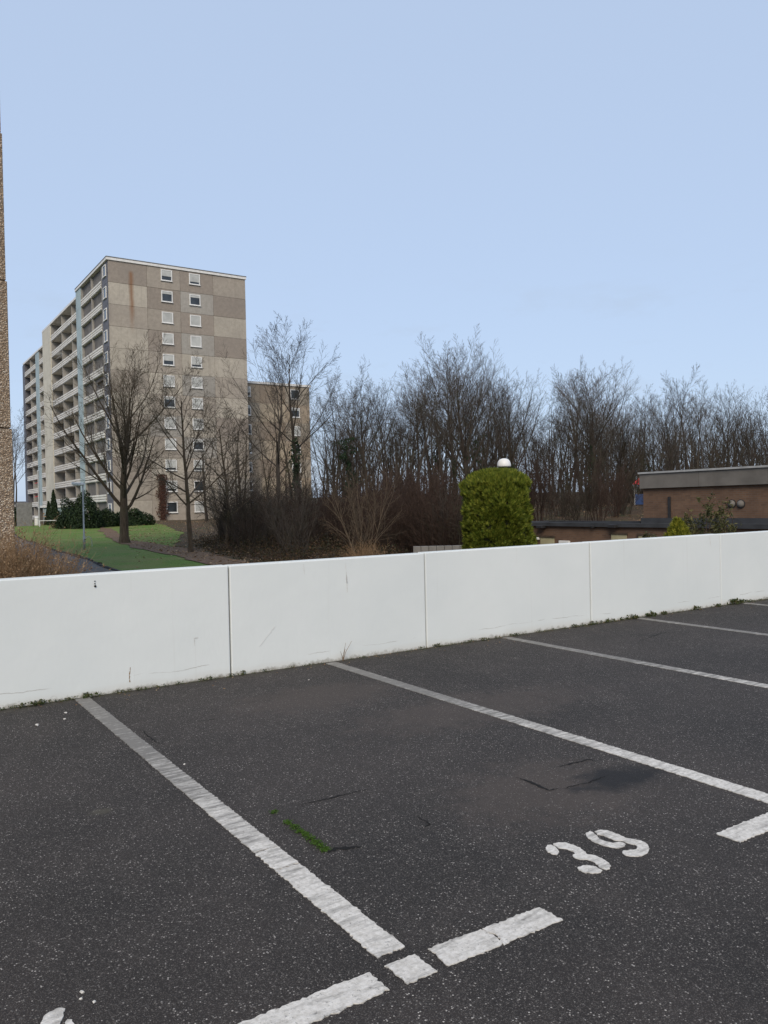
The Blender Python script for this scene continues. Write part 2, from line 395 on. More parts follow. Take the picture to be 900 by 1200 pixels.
g = sheet('ground', us, vs, 0, M['ground']); tag(g, 'brown leaf-littered ground beyond the white wall', kind='structure')
def ribbon(name, left, right, n, m, dz, mat, rag=0., seed=1):
    """sheet between two polylines, draped on the terrain"""
    r = np.random.default_rng(seed)
    def res(p):
        p = np.asarray(p, float); t = np.r_[0, np.cumsum(np.linalg.norm(np.diff(p, axis=0), axis=1))]; q = np.linspace(0, t[-1], n)
        return np.stack([np.interp(q, t, p[:, 0]), np.interp(q, t, p[:, 1])], 1)
    a, b = res(left), res(right)
    if rag:
        jn = lambda: np.convolve(r.normal(0, 1, n+8), np.ones(4)/2, 'same')[4:-4][:, None]*norm(b-a)*rag
        a = a+jn(); b = b+jn()
    t = np.linspace(0, 1, m)[None, :, None]; P = a[:, None]*(1-t)+b[:, None]*t
    Z_ = height(P[..., 0], P[..., 1])+dz
    i = np.arange(n-1)[:, None]*m+np.arange(m-1)
    return link(name, mesh_np(name, np.concatenate([P, Z_[..., None]], -1).reshape(-1, 3), np.stack([i, i+1, i+m+1, i+m], -1).reshape(-1, 4), mat, True))
PR = [(7.6, 24), (8.16, 31.3), (9.02, 40.2), (10.12, 54.3), (11.2, 68), (12.4, 84), (12.8, 100), (12.6, 125)]
PL = [(u-2.35, v) for u, v in PR]
o = ribbon('lawn', [(u+.12, v) for u, v in PR], [(11.2, 22), (12.2, 29), (13.7, 37), (16, 48), (21, 62), (25, 72), (29, 90), (29, 125)], 140, 40, .035, M['lawn'], .2); tag(o, 'green lawn between the path and the wood', kind='structure')
o = ribbon('lawn', [(-12, 23), (-6, 60), (-2, 125)], [(u-2.47, v) for u, v in PR], 90, 40, .035, M['lawn'], 0, 4); tag(o, 'lawn on the far side of the path', kind='structure')
o = ribbon('path', PL, PR, 90, 6, .05, M['path']); tag(o, 'grey asphalt footpath beside the lawn', kind='structure')
kr = [np.array([(u, v) for u, v in PR]), np.array([(u-2.42, v) for u, v in PR])]
for kk, pl in enumerate(kr):                              # kerb: individual edging stones down both sides
    t = np.r_[0, np.cumsum(np.linalg.norm(np.diff(pl, axis=0), axis=1))]
    q = np.arange(0, min(t[-1], 80), 1.0)
    X = np.interp(q, t, pl[:, 0]); Y = np.interp(q, t, pl[:, 1])
    pm = MB().box((-.05, .006, -.2), (.05, .994, .09), .012).data('kerb_stone', M['kerb'])
    pk = [c for c in C.objects if c.name == 'path'][0]
    for i in range(len(q)-1):
        k = link('kerb_stone', pm, pk, (X[i], Y[i], float(height(X[i], Y[i]))+.02+.012*math.sin(i*2.3))); k.rotation_euler[2] = math.atan2(-(X[i+1]-X[i]), Y[i+1]-Y[i])
o = ribbon('dirt_path', [(23.4, 98), (19.5, 78), (16.1, 62), (13.9, 48.6), (12.9, 38), (12, 29), (11.5, 23)], [(24.2, 98), (20.6, 78), (17.6, 62), (16.6, 50), (15, 39), (13.6, 30), (13.4, 23)], 80, 6, .065, M['dirt'], .22, 7); tag(o, 'trodden earth track curving across the lawn', kind='structure')

# ------------------------------------------------------------------ parking deck
WV = 7.21
deck = MB().box((-45, -30, -.35), (70, WV+.2, 0)).obj('parking_deck', M['asphalt']); tag(deck, 'dark speckled asphalt parking deck', kind='structure')
def ragged(poly, step=.012, amp=.003, seed=0):
    r = np.random.default_rng(seed); p = np.asarray(poly, float); n = len(p); out_ = []
    for i in range(n):
        a, b = p[i], p[(i+1) % n]; L_ = np.linalg.norm(b-a); k = max(1, int(L_/step)); nrm_ = np.array([b[1]-a[1], a[0]-b[0]])/max(L_, 1e-6)
        for j in range(k): out_.append(a+(b-a)*j/k+nrm_*r.normal(0, amp))
    return np.array(out_)
def mark(name, poly, parent, z=.004, mat=None, step=.012, amp=.003, seed=0, label=None):
    """thick painted mark: ragged outline, top face and a thin edge"""
    from mathutils.geometry import tessellate_polygon
    p = ragged(poly, step, amp, seed); n = len(p)
    tri = tessellate_polygon([[Vector((a[0], a[1], 0)) for a in p]])
    v = np.concatenate([np.c_[p, np.full(n, z)], np.c_[p, np.full(n, .0006)]]); i = np.arange(n); j = (i+1) % n
    T = np.array(tri); e1 = p[T[:, 1]]-p[T[:, 0]]; e2 = p[T[:, 2]]-p[T[:, 0]]; cr_ = e1[:, 0]*e2[:, 1]-e1[:, 1]*e2[:, 0]; T[cr_ < 0] = T[cr_ < 0][:, ::-1]
    o_ = link(name, mesh_np(name, v, [T, np.stack([i, i+n, j+n, j], -1)], mat or M['paint']), parent)
    if label: o_['label'] = label
    return o_
def rect(u0, u1, v0, v1): return [(u0, v0), (u1, v0), (u1, v1), (u0, v1)]
LINES = [-3.22, -.84, 1.55, 3.985, 6.36, 8.74, 11.12, 13.5, 15.9]
for k, u in enumerate(LINES):
    # the line is broken by a couple of hairline gaps where the asphalt has moved
    cuts = [2.385, 3.02+.1*k % .3, 3.44, WV-.04] if u == 1.55 else [2.36, WV-.05]
    for a, b in zip(cuts[:-1], cuts[1:]): mark('bay_line', rect(u-.06, u+.06, a+.004, b-.004), deck, .0045, seed=k+int(b*9))
    mark('junction_square', rect(u-.062, u+.060, 2.197, 2.328), deck, .0045, seed=40+k)
    a, b = (u+.115, u+.655)
    cut = a+.245
    mark('entry_bar', [(a, 2.198), (cut-.01, 2.194), (cut+.012, 2.25), (cut-.004, 2.318), (a+.004, 2.328)], deck, .0045, seed=60+k)
    mark('entry_bar', [(cut-.003, 2.194), (b, 2.19), (b-.006, 2.312), (cut+.003, 2.318), (cut+.019, 2.25)], deck, .0045, seed=80+k)
    mark('entry_bar', rect(u-.615, u-.13, 2.205, 2.33), deck, .0045, seed=100+k)
def px6(L_): return [tuple(atZ(630+x/6, 950+y/6, 0)[:2]) for x, y in L_]
DG = {'3': [[(55,265),(70,248),(95,245),(125,258),(145,280),(152,300),(135,315),(105,310),(75,295),(60,280)],
            [(105,238),(150,228),(200,230),(250,245),(300,268),(335,295),(345,310),(400,318),(450,340),(495,368),(515,395),(505,412),(480,420),(440,405),(420,385),(395,365),(350,348),(300,348),(260,335),(243,320),(265,305),(250,292),(200,272),(150,268)],
            [(280,405),(310,390),(350,388),(410,398),(455,425),(445,438),(390,445),(330,438),(290,422)]],
      '9': [[(335,165),(365,148),(385,155),(420,185),(430,200),(480,222),(530,232),(580,222),(620,238),(610,255),(570,268),(520,262),(460,250),(400,225),(355,198)],
            [(400,150),(440,138),(490,142),(560,168),(620,195),(680,205),(730,215),(770,240),(785,270),(775,300),(740,320),(680,328),(620,320),(595,300),(600,285),(640,280),(690,278),(705,260),(690,245),(640,235),(590,215),(540,212),(500,195),(460,178),(420,172)]]}
for ch, pcs in DG.items():
    for k, pc in enumerate(pcs):
        mark('bay_number', px6(pc)[::-1], deck, .004, step=.008, amp=.0016, seed=200+k+ord(ch), label='stencilled white painted numeral %s, piece of the bay number' % ch)
def px5(L_): return [tuple(atZ(x/6.92, 1100+y/6.92, 0)[:2]) for x, y in L_]
for k, pc in enumerate([[(530,575),(480,568),(400,600),(355,635),(335,680),(345,760),(400,820),(450,800),(475,720),(505,650)], [(550,662),(580,668),(600,700),(590,760),(545,790),(520,740),(528,690)]]):
    mark('bay_number', px5(pc)[::-1], deck, .004, step=.008, amp=.0016, seed=300+k)
# cracks, and one shadow line by the moss, as thin jagged dark strips
def crack(pts, wd, seed, name='crack'):
    r = np.random.default_rng(seed); P = np.array([atZ(x, y, 0)[:2] for x, y in pts]); t = np.r_[0, np.cumsum(np.linalg.norm(np.diff(P, axis=0), axis=1))]
    q = np.arange(0, t[-1], .015); X = np.stack([np.interp(q, t, P[:, 0]), np.interp(q, t, P[:, 1])], 1)+r.normal(0, .004, (len(q), 2))
    T = norm(np.gradient(X, axis=0)); N_ = np.stack([-T[:, 1], T[:, 0]], 1); ww = wd*(.35+r.random(len(q)))*np.sin(np.linspace(.15, math.pi-.15, len(q)))
    v = np.concatenate([np.c_[X+N_*ww[:, None], np.full(len(q), .0022)], np.c_[X-N_*ww[:, None], np.full(len(q), .0022)]]); i = np.arange(len(q)-1); n = len(q)
    return link(name, mesh_np(name, v, np.stack([i, i+n, i+n+1, i+1], -1), M['crack']), deck)
crack([(350,944),(385,936),(425,926),(438,924)], .006, 1); crack([(334,961),(352,973),(368,985),(384,998)], .007, 2)
crack([(382,999),(400,994),(426,993)], .017, 3); crack([(488,957),(506,966),(490,971)], .005, 4)  # first strip is the black shadow line by the moss, painted dark
crack([(604,911),(620,916),(643,926),(656,924)], .012, 5); crack([(655,899),(690,890),(702,893)], .009, 6); crack([(748,752),(775,742),(800,741)], .008, 7)
crack([(165,855),(178,866),(188,873)], .006, 8); crack([(655,926),(690,917),(715,908)], .005, 9); crack([(232,845),(262,842)], .005, 10)

# ------------------------------------------------------------------ generic leaf scatters
def leaves(cen, nrm, size, rng, asp=.6, bend=.25):
    """small folded leaves: 4 verts / 2 tris each, at cen (N,3) facing nrm"""
    N = len(cen); nrm = norm(nrm); a = norm(np.cross(nrm, norm(rng.normal(size=(N, 3))))); b = np.cross(nrm, a)
    s = (size*(.6+.8*rng.random(N)))[:, None]
    p0 = cen-a*s; p2 = cen+a*s; p1 = cen+b*s*asp+nrm*s*bend; p3 = cen-b*s*asp+nrm*s*bend
    i = np.arange(N)*4
    return np.stack([p0, p1, p2, p3], 1).reshape(-1, 3), np.stack([i, i+1, i+2, i+3], -1)
def leaf_mesh(name, cen, nrm, size, mat, rng, asp=.6, bend=.25):
    v, q = leaves(cen, nrm, size, rng, asp, bend); return mesh_np(name, v, q, mat)
# moss in the crack, tufts along the wall foot
def tufts(name, pts, hgt, mat, seed, per=26, spread=.03):
    r = np.random.default_rng(seed); P = np.repeat(np.asarray(pts, float), per, 0); N = len(P); h = np.repeat(np.broadcast_to(hgt, (len(pts),)), per)
    P = P+np.c_[r.normal(0, spread, (N, 2)), h*r.random(N)*.8+.002]
    return mesh_np(name, *leaves(P, r.normal(size=(N, 3))+[0, 0, .6], np.maximum(.004, h*.3), r, .55, .2), mat)
ml = [(338,965),(346,970),(352,975),(358,979),(364,984),(370,988),(376,992),(381,996)]
mp_ = np.array([atZ(x, y, 0) for x, y in ml for _ in range(3)])+RNG.normal(0, .008, (24, 3))*[1, 1, 0]
o = link('moss', tufts('moss', mp_, .012, M['moss'], 5, 60, .011)); tag(o, 'bright green moss growing in a crack of the asphalt', kind='stuff')
o = link('moss', tufts('moss', [atZ(323, 952, 0), atZ(320, 953, 0)], .012, M['moss'], 6, 60, .012)); tag(o, 'small dot of green moss on the asphalt near the long bay line', kind='stuff')
uu = np.arange(-2, 24, .035); dens = .5+.5*np.sin(uu*1.7+.6)*np.sin(uu*.63+2); keep = RNG.random(len(uu)) < .30+.65*dens
uu = uu[keep]; hh = .012+.035*RNG.random(len(uu))**2.5*(.3+dens[keep])
o = link('weed_fringe', tufts('weed_fringe', np.c_[uu, WV-.02-.035*RNG.random(len(uu)), uu*0], hh, M['weed'], 8, 22, .02)); tag(o, 'fringe of moss and low weeds along the foot of the white wall', kind='stuff')
for (x, y), hw in (((735,719),.075), ((716,722),.07), ((747,716),.05), ((795,712),.06), ((840,706),.09), ((848,705),.07), ((822,709),.05), ((98,815),.05), ((45,824),.045)):
    p = atZ(x, y, 0); p[1] = min(p[1], WV-.04)
    o = link('weed', tufts('weed', [(0, 0, 0)], hw, M['weed'], int(x), 46, hw*.55), None, p); tag(o, 'small green weed rooted at the foot of the white wall', 'weed', 'weeds along the wall foot')
p = atZ(393, 772, 0)
wd = MB()
for a in ((.02, -.03, .19), (.10, -.02, .20), (-.05, -.04, .11), (.03, 0, .12)): wd.tube([(0, 0, 0), (a[0]*.3, a[1]*.4, a[2]*.45), a], [.004, .003, .0015], 4)
o = wd.obj('dry_weed', M['bark_dry'], None, (p[0], WV-.05, 0)); tag(o, 'thin dry forked weed stalk against the white wall', 'weed')
sb = MB()
for k, (x, y, s) in enumerate(((43,851,.02), (77,836,.014), (76,843,.012), (97,1163,.012), (110,1175,.008), (95,1171,.006), (216,896,.01), (362,797,.01))):
    r = np.random.default_rng(k+70); pm = MB(); v = norm(r.normal(size=(12, 3)))
    import bmesh
    bm = bmesh.new()
    for a in v: bm.verts.new(a*[s, s*.8, s*.5]*(.8+.4*r.random()))
    bmesh.ops.convex_hull(bm, input=bm.verts[:]); me = bpy.data.meshes.new('pebble'); bm.to_mesh(me); bm.free(); me.materials.append(M['chip'])
    p = atZ(x, y, 0); o = link('pebble', me, None, (p[0], p[1], s*.35)); tag(o, 'small pale stone chip lying on the asphalt', 'stone', 'stone chips on the deck')
# leaf and grit scatter by the wall foot
N = 260; q = np.c_[RNG.uniform(-1, 13, N), WV-.03-RNG.exponential(.09, N), np.full(N, .006)]
o = link('leaf_debris', leaf_mesh('leaf_debris', q, RNG.normal(0, .25, (N, 3))+[0, 0, 1], .011, M['litter'], RNG)); tag(o, 'crumbs of dead leaf along the foot of the wall', kind='stuff')

# ------------------------------------------------------------------ parapet wall
wall = thing('parapet_wall', (0, WV, 0), 'long white painted concrete parapet wall round the parking deck', 'wall')
J = [-8.4, -5.2, -1.9+.1, 2.93, 5.245, 7.885, 10.66, 13.2, 15.8, 18.4, 21]
for k, (a, b) in enumerate(zip(J[:-1], J[1:])):
    g_ = .007
    if abs(b-10.66) < .01: b -= .0
    MB().box((a+g_, .003*math.sin(k*2.1), -.02), (b-(g_ if abs(b-10.66) > .01 else .004), .16+.002*math.sin(k), 1.06+.004*math.sin(k*1.7)), .011).obj('panel', M['wall'], wall)
    MB().box((b-.02, .03, -.02), (b+.02, .13, 1.03)).obj('joint_strip', M['joint'], wall)
# form-tie holes, a chip in the paint and a snagged scar
def plug(px, py, r, mat, nm):
    p = atV(px, py, WV); n = 9; a = np.arange(n)*2*math.pi/n; rr = r*(.7+.5*RNG.random(n))
    v = np.c_[p[0]+rr*np.cos(a), np.full(n, -.0105), p[2]+rr*np.sin(a)]; return link(nm, mesh_np(nm, v, np.arange(n)[None, ::-1].copy(), mat), wall)
for x, y, r in ((110.8, 681, .006), (110.8, 684, .006), (111.3, 687, .011)): plug(x, y, r, M['crack'], 'tie_hole')

def scuff(pts, w_, mat, nm):
    P = np.array([atV(x, y, WV) for x, y in pts]); r_ = np.random.default_rng(int(pts[0][0])); t_ = np.linspace(0, len(P)-1, 24); X = np.stack([np.interp(t_, np.arange(len(P)), P[:, k]) for k in (0, 2)], 1)+r_.normal(0, .0015, (24, 2))
    T = norm(np.gradient(X, axis=0)); N_ = np.stack([-T[:, 1], T[:, 0]], 1)*(w_*(.3+r_.random(24)))[:, None]; A = X+N_; B = X-N_
    v = np.concatenate([np.c_[A[:, 0], np.full(24, -.0042), A[:, 1]], np.c_[B[:, 0], np.full(24, -.0042), B[:, 1]]]); i = np.arange(23)
    return link(nm, mesh_np(nm, v, np.stack([i, i+1, i+25, i+24], -1), mat), wall)
scuff([(404.5, 660), (406, 675), (406.8, 694)], .002, M['chip'], 'hairline_crack'); scuff([(406, 675), (406.6, 683)], .006, M['white'], 'paint_chip')
scuff([(355.5, 661), (356.5, 673)], .0014, M['chip'], 'hairline_crack'); scuff([(152.8, 782), (151.5, 792), (152, 799)], .004, M['litter'], 'rust_run')
scuff([(228, 748), (232, 747.5)], .003, M['chip'], 'scratch'); scuff([(227.5, 748), (228, 756)], .002, M['chip'], 'scratch'); scuff([(304, 757), (322, 734)], .004, M['white'], 'scratch')
scuff([(831.5, 630), (832.5, 640)], .003, M['chip'], 'scratch')

# ------------------------------------------------------------------ high-rise at the left edge (only its washed-concrete corner shows)
cx = atD(18.0, 622, 15.6)
t = thing('concrete_tower', (cx[0], cx[1], -1), 'tall building corner clad in tan exposed-aggregate concrete panels', 'building')
MB().box((-17.9, .25, -1.5), (-.30, 16, 34.2)).obj('wall_core', M['loggia'], t)
for k in range(12):
    z0 = -1.0+1+.38+2.87*(k)+.0; z0 = 1.38+2.87*(k)-1+.0
    zz = atD(11, 502, 15.6)[2]+1+2.87*(k-1)
    ins = min(.018*k, .09)
    for j in range(3): MB().box((-5.96*(j+1)+.01, ins, zz+.012), (-5.96*j-.01-ins, ins+.12, zz+2.858), .012).obj('panel', M['pebble'], t)
MB().box((-18, -.02, atD(11, 502, 15.6)[2]+1-2.87+2.87*12+.01), (.03, 16.1, 35.6)).obj('roof_edge', M['coping'], t)
for j in range(3): MB().box((-5.96*(j+1)+.01, 0, -1), (-5.96*j-.01, .12, atD(11, 502, 15.6)[2]+1-2.87), .012).obj('panel', M['pebble'], t)
for k in range(12):
    zz = atD(11, 502, 15.6)[2]+1+2.87*(k-1)
    MB().box((-.28, min(.018*k, .09)+.125, zz+.012), (-.014-min(.018*k, .09), 16, zz+2.858)).obj('side_panel', M['pebble'], t)

# ------------------------------------------------------------------ the apartment block
U0, V0, UE = 27.85, 107.29, 47.15
ZB, ZT, FL = -.6, 34.55, 2.87
blk = thing('apartment_block', (0, 0, 0), 'twelve-storey apartment block with grey-brown panelled gable and stacked balconies', 'building')
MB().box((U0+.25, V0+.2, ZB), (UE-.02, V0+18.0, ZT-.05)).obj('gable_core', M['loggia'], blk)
SU = [27.85, 32.91, 37.5, 42.26, 47.15]
tone = {'d': (.295, .255, .215), 'm': (.35, .31, .26), 'l': (.43, .39, .325), 'g': (.34, .32, .285)}
rows = ['dmdm', 'ldgd', 'mmdl', 'ldgd', 'lmll', 'mlgm', 'lmml', 'mgld', 'lmgm', 'dlmm', 'mmlg', 'lmmm', 'mmmm']
for i in range(13):
    zt = ZT-FL*i; zb = max(zt-FL, ZB)
    for j in range(4):
        if zt-zb < .3: continue
        p = MB().box((SU[j]+.012, V0-.0+.01*math.sin(i*3+j*5), zb+.012), (SU[j+1]-.012, V0+.24, zt-.012), .02).obj('panel', M['gable'], blk)
        c = tone[rows[i][j]]; f = 1+.06*math.sin(i*7.3+j*3.1); p.color = (c[0]*f, c[1]*f, c[2]*f, 1)
fm = MB()
fm.box((-.78, -.10, -.78), (-.66, .02, .72)).box((.66, -.10, -.78), (.78, .02, .72)).box((-.66, -.10, -.78), (.66, .02, -.67)).box((-.66, -.10, .60), (.66, .02, .72)).box((-.84, -.16, -.84), (.84, .0, -.785))
fm = fm.data('window', M['white']); gm = MB().box((-.66, -.035, -.67), (.66, -.015, .60)).data('pane', M['glass'])
def blind_mesh(h): return MB().box((-.655, -.07, .595-h), (.655, -.04, .598)).data('blind', M['blind'])
bl = [blind_mesh(h) for h in (.3, .75, 1.0, 1.262)]
rW = np.random.default_rng(12)
for i in range(12):
    for j, uc in enumerate((35.6, 39.55)):
        z = 33.62-FL*i-.04; 
        o = link('window', fm, blk, (uc, V0, z)); link('pane', gm, o)
        if (i, j) not in ((11, 0), (10, 1)): link('blind', bl[[3, 3, 2, 3, 1, 3, 2, 0][rW.integers(8)]], o)
MB().box((U0-.25, V0-.14, ZT), (UE+.1, V0+18.1, ZT+.33)).obj('roof_edge', M['coping'], blk)
MB().box((U0-.28, V0-.17, ZT+.332), (UE+.13, V0+18.13, ZT+.45)).obj('roof_flashing', M['roof'], blk)
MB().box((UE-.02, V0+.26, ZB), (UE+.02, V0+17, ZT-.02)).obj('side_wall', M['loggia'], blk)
# dark slate corner strip with a window column on the balcony side
def vtop(px, py, u): return float(atU(px, py, u)[1])
vc = 110.6
for i in range(13):
    zt = ZT-FL*i; zb = max(zt-FL, ZB)
    if zt-zb > .3: MB().box((U0-.02, V0+.26, zb+.01), (U0+.24, vc-.01, zt-.01)).obj('slate_panel', M['slate'], blk)
for i in range(12):
    o = link('window', fm, blk, (U0-.02, (V0+vc)/2+.1, 33.5-FL*i)); o.rotation_euler[2] = -math.pi/2; link('pane', gm, o)
# balcony segments: (front plane u, v0, v1, list of bays (v0, v1, kind))
segs = [(27.85, 110.6, 125.6, [(110.6, 116.4, 'b'), (116.4, 122.4, 'b'), (122.4, 125.6, 'blue')]),
        (28.8, 125.6, 157.0, [(125.6, 133.4, 'b'), (133.4, 141, 'b'), (141, 149.5, 'b'), (149.5, 157.0, 'cream')]),
        (31.2, 157.0, 193.0, [(168, 174.6, 'b'), (174.6, 178.6, 'blue'), (178.6, 185, 'b'), (185, 191.5, 'b')])]
DEP = 1.45
boards = {}
rB = np.random.default_rng(5)
for (uf, va, vb, bays) in segs:
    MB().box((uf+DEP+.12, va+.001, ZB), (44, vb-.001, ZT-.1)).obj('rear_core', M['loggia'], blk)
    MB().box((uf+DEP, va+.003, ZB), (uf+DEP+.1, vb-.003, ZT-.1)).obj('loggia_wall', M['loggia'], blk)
    if va > 126: MB().box((uf, va, ZB), (uf+DEP-.01, 168, ZT)).obj('plain_wall', M['cream'], blk)
    MB().box((uf-.22, va+.004, ZT+.002), (44.5, vb-.004, ZT+.36)).obj('roof_edge', M['coping'], blk)
    for (a, b, kd) in bays:
        MB().box((uf-.05, a-.09, ZB), (uf+DEP-.01, a+.09, ZT-.004)).obj('fin_wall', M['fin'], blk)
        if kd in ('blue', 'cream'):
            for i in range(12):
                zt = ZT-FL*i-.01; MB().box((uf-(.12 if kd == 'blue' else .2), a+.095, zt-FL+.02), (uf+DEP-.02, b-.095, zt)).obj('strip_panel', M[kd], blk)
            continue
        wkey = round(b-a, 2)
        if wkey not in boards:
            W = b-a-.2
            boards[wkey] = (MB().box((0, 0, 0), (.07, W, .25), .012).data('parapet_board', M['balcony']),
                            MB().box((0, 0, 0), (DEP+.08, W, .2)).data('balcony', M['balcony']),
                            MB().box((0, 0, 0), (.06, W*.62, 2.15)).data('balcony_door', M['glass']),
                            MB().box((0, 0, 0), (.05, W*.62+.2, .1)).box((0, 0, 2.25), (.05, W*.62+.2, 2.35)).box((0, 0, .1), (.05, .1, 2.25)).box((0, W*.62+.1, .1), (.05, W*.62+.2, 2.25)).box((0, W*.22+.06, .1), (.05, W*.22+.14, 2.25)).data('door_frame', M['white']))
        bd, slab, door, dfr = boards[wkey]
        for i in range(12):
            z = ZT-FL*(i+1)+.05
            if z < ZB: continue
            s_ = link('balcony', slab, blk, (uf-.08, a+.1, z-.12))
            for k in range(3): link('parapet_board', bd, s_, (-.07 if k != 1 else -.045, 0, .12+.335*k-.05))
            if True:
                y0 = a+.35+rB.random()*.5; d_ = link('door_frame', dfr, blk, (uf+DEP-.07, y0, z+.1)); link('balcony_door', door, d_, (.03, .1, .1))
MB().box((31.1, 191.5, ZB), (44, 194.2, ZT-.01)).obj('end_wall', M['slate'], blk)
# awnings on some balconies
for (v, i, mt) in ((112, 5, 'greenp'), (143, 2, 'white'), (180, 9, 'red'), (181, 10, 'red'), (170, 3, 'moss')):
    uf = 27.85 if v < 125 else 28.8 if v < 157 else 31.2; z = ZT-FL*i-.35
    MB().add([(uf-.1, v, z-.5), (uf-.1, v+3.2, z-.5), (uf+.9, v+3.2, z), (uf+.9, v, z), (uf-.1, v, z-.53), (uf-.1, v+3.2, z-.53), (uf+.9, v+3.2, z-.03), (uf+.9, v, z-.03)], [(0,1,2,3), (7,6,5,4), (0,4,5,1), (1,5,6,2), (2,6,7,3), (3,7,4,0)]).obj('awning', M[mt], blk)
# lower wing behind
wg = thing('apartment_wing', (0, 0, 0), 'lower brownish apartment wing behind the tall gable and the trees', 'building')
ZW = 20.6
MB().box((47.3, 113.2, -.6), (60.2, 127, ZW)).obj('wall_core', M['loggia'], wg)
SW = [47.3, 51.6, 55.9, 60.2]
for i in range(8):
    zt = ZW-.02-FL*i; zb = max(-.6, zt-FL)
    if zt-zb < .4: continue
    for j in range(3):
        p = MB().box((SW[j]+.012, 113.0, zb+.012), (SW[j+1]-.012, 113.19, zt-.012)).obj('panel', M['gable'], wg); c = tone['mlgd'[(i*2+j*3) % 4]]; p.color = (c[0]*.95, c[1]*.88, c[2]*.78, 1)
    for uc in (49.3, 57.6):
        o = link('window', fm, wg, (uc, 113.0, zt-1.2)); link('pane', gm, o); 
        if (i+int(uc)) % 3: link('blind', bl[(i*3+int(uc)) % 4], o)
MB().box((47.2, 112.85, ZW+.002), (60.4, 127.1, ZW+.35)).obj('roof_edge', M['coping'], wg)
MB().box((60.22, 113.2, -.6), (60.3, 127, ZW)).obj('side_wall', M['loggia'], wg)
# far white house in the gap by the tower
p = atD(21, 606, 235); hs = thing('far_house', (p[0], p[1], -1), 'distant white house with grey flat roof beyond the apartment block', 'building')
MB().box((-7, 0, 0), (7, 9, 5.4)).obj('wall', M['white'], hs); MB().box((-7.3, -.3, 5.402), (7.3, 9.3, 6.1)).obj('roof', M['slate'], hs)
for k in range(5): MB().box((-6.2+2.6*k, -.06, 2.9), (-4.6+2.6*k, -.003, 4.5)).obj('window', M['glass'], hs)
# entrance porch, pillar, bin and mast at the block's foot
p = atD(66, 611, 101); gz = lambda u, v: float(height(u, v))
pz = gz(p[0], p[1])-.03
t = thing('entrance_porch', (p[0], p[1], pz), 'glazed entrance porch with flat roof at the foot of the apartment block', 'porch')
MB().box((-1.9, -1.4, 2.15), (1.9, 1.4, 2.42)).obj('roof', M['coping'], t)
for x in (-1.7, -.6, .6, 1.7): MB().box((x-.05, -1.25, 0), (x+.05, -1.15, 2.148)).obj('post', M['metal'], t)
for k in range(3): MB().box((-1.65+1.1*k+.02, -1.22, .05), (-.65+1.1*k, -1.19, 2.1)).obj('pane', M['blue'], t)
MB().box((-1.7, 1.1, 0), (1.7, 1.2, 2.148)).obj('rear_wall', M['loggia'], t)
p = atD(29, 615, 96); t = MB().box((-.85, -.25, 0), (.85, .25, 2.9), .03).box((-.95, -.33, 0), (.95, .33, .12)).obj('concrete_pillar', M['concrete'], None, (p[0], p[1], gz(p[0], p[1])-.05)); tag(t, 'pale concrete pillar standing at the far end of the footpath', 'pillar')
p = atD(43, 616, 97); t = thing('litter_bin', (p[0], p[1], gz(p[0], p[1])-.03), 'small white litter bin on the lawn before the apartment block', 'bin')
MB().lathe([(.30, 0), (.33, .1), (.33, .95)], 14).obj('body', M['white'], t); MB().lathe([(.36, .952), (.36, 1.02), (.2, 1.12)], 14).obj('lid', M['white'], t)
p = atD(46.3, 617, 96); t = thing('slim_mast', (p[0], p[1], gz(p[0], p[1])-.05), 'slim pale mast beside the litter bin before the balconies', 'mast')
MB().lathe([(.16, 0), (.16, .3), (.10, .32), (.085, 6.5), (.07, 6.55)], 10).obj('pole', M['metal'], t); MB().lathe([(.12, 6.552), (.12, 6.65), (.03, 6.75)], 10).obj('cap', M['metal'], t)
p = atD(66, 616, 93); t = thing('hand_rail', (p[0], p[1], gz(p[0], p[1])-.03), 'low white tube railing in front of the entrance porch', 'railing')
MB().box((-1.9, -.03, .68), (1.9, .03, .75)).obj('rail', M['white'], t)
for x in (-1.8, 0, 1.8): MB().box((x-.03, -.025, 0), (x+.03, .025, .678)).obj('post', M['white'], t)

# ------------------------------------------------------------------ street lamp on the lawn
p = atD(99, 646, 50.); hz = atD(98, 568, 50)[2]; z0 = gz(p[0], p[1])
t = thing('street_lamp', (p[0], p[1], z0-.02), 'grey street lamp with short flat head on the lawn beside the footpath', 'street lamp')
HL = hz-z0
MB().lathe([(.075, 0), (.075, .9), (.05, .95), (.042, HL-.05), (.03, HL)], 12).obj('pole', M['metal'], t, smooth=True)
d = -rt
hd = MB().box((-.66, -.16, -.02), (.08, .16, .15), .04).obj('lamp_head', M['dome'], t, (0, 0, HL-.02)); hd.rotation_euler[2] = math.atan2(rt[1], rt[0])+.25; hd.rotation_euler[1] = .10
o = MB().box((-.58, -.11, -.05), (-.12, .11, .002), .02).obj('lens', M['dome'], hd)
hb = []
for a in np.linspace(0, math.pi, 12): hb.append((.24*math.cos(a), 0, .35+.38*math.sin(a)))
p = atD(103.5, 637, 54); t = thing('hoop_stand', (p[0], p[1], gz(p[0], p[1])-.02), 'small grey metal hoop on the lawn behind the street lamp', 'hoop')
MB().tube([(.24, 0, 0)]+hb+[(-.24, 0, 0)], .022, 6).obj('hoop', M['metal'], t); MB().box((-.26, -.05, 0), (.26, .05, .04)).obj('foot', M['concrete'], t)

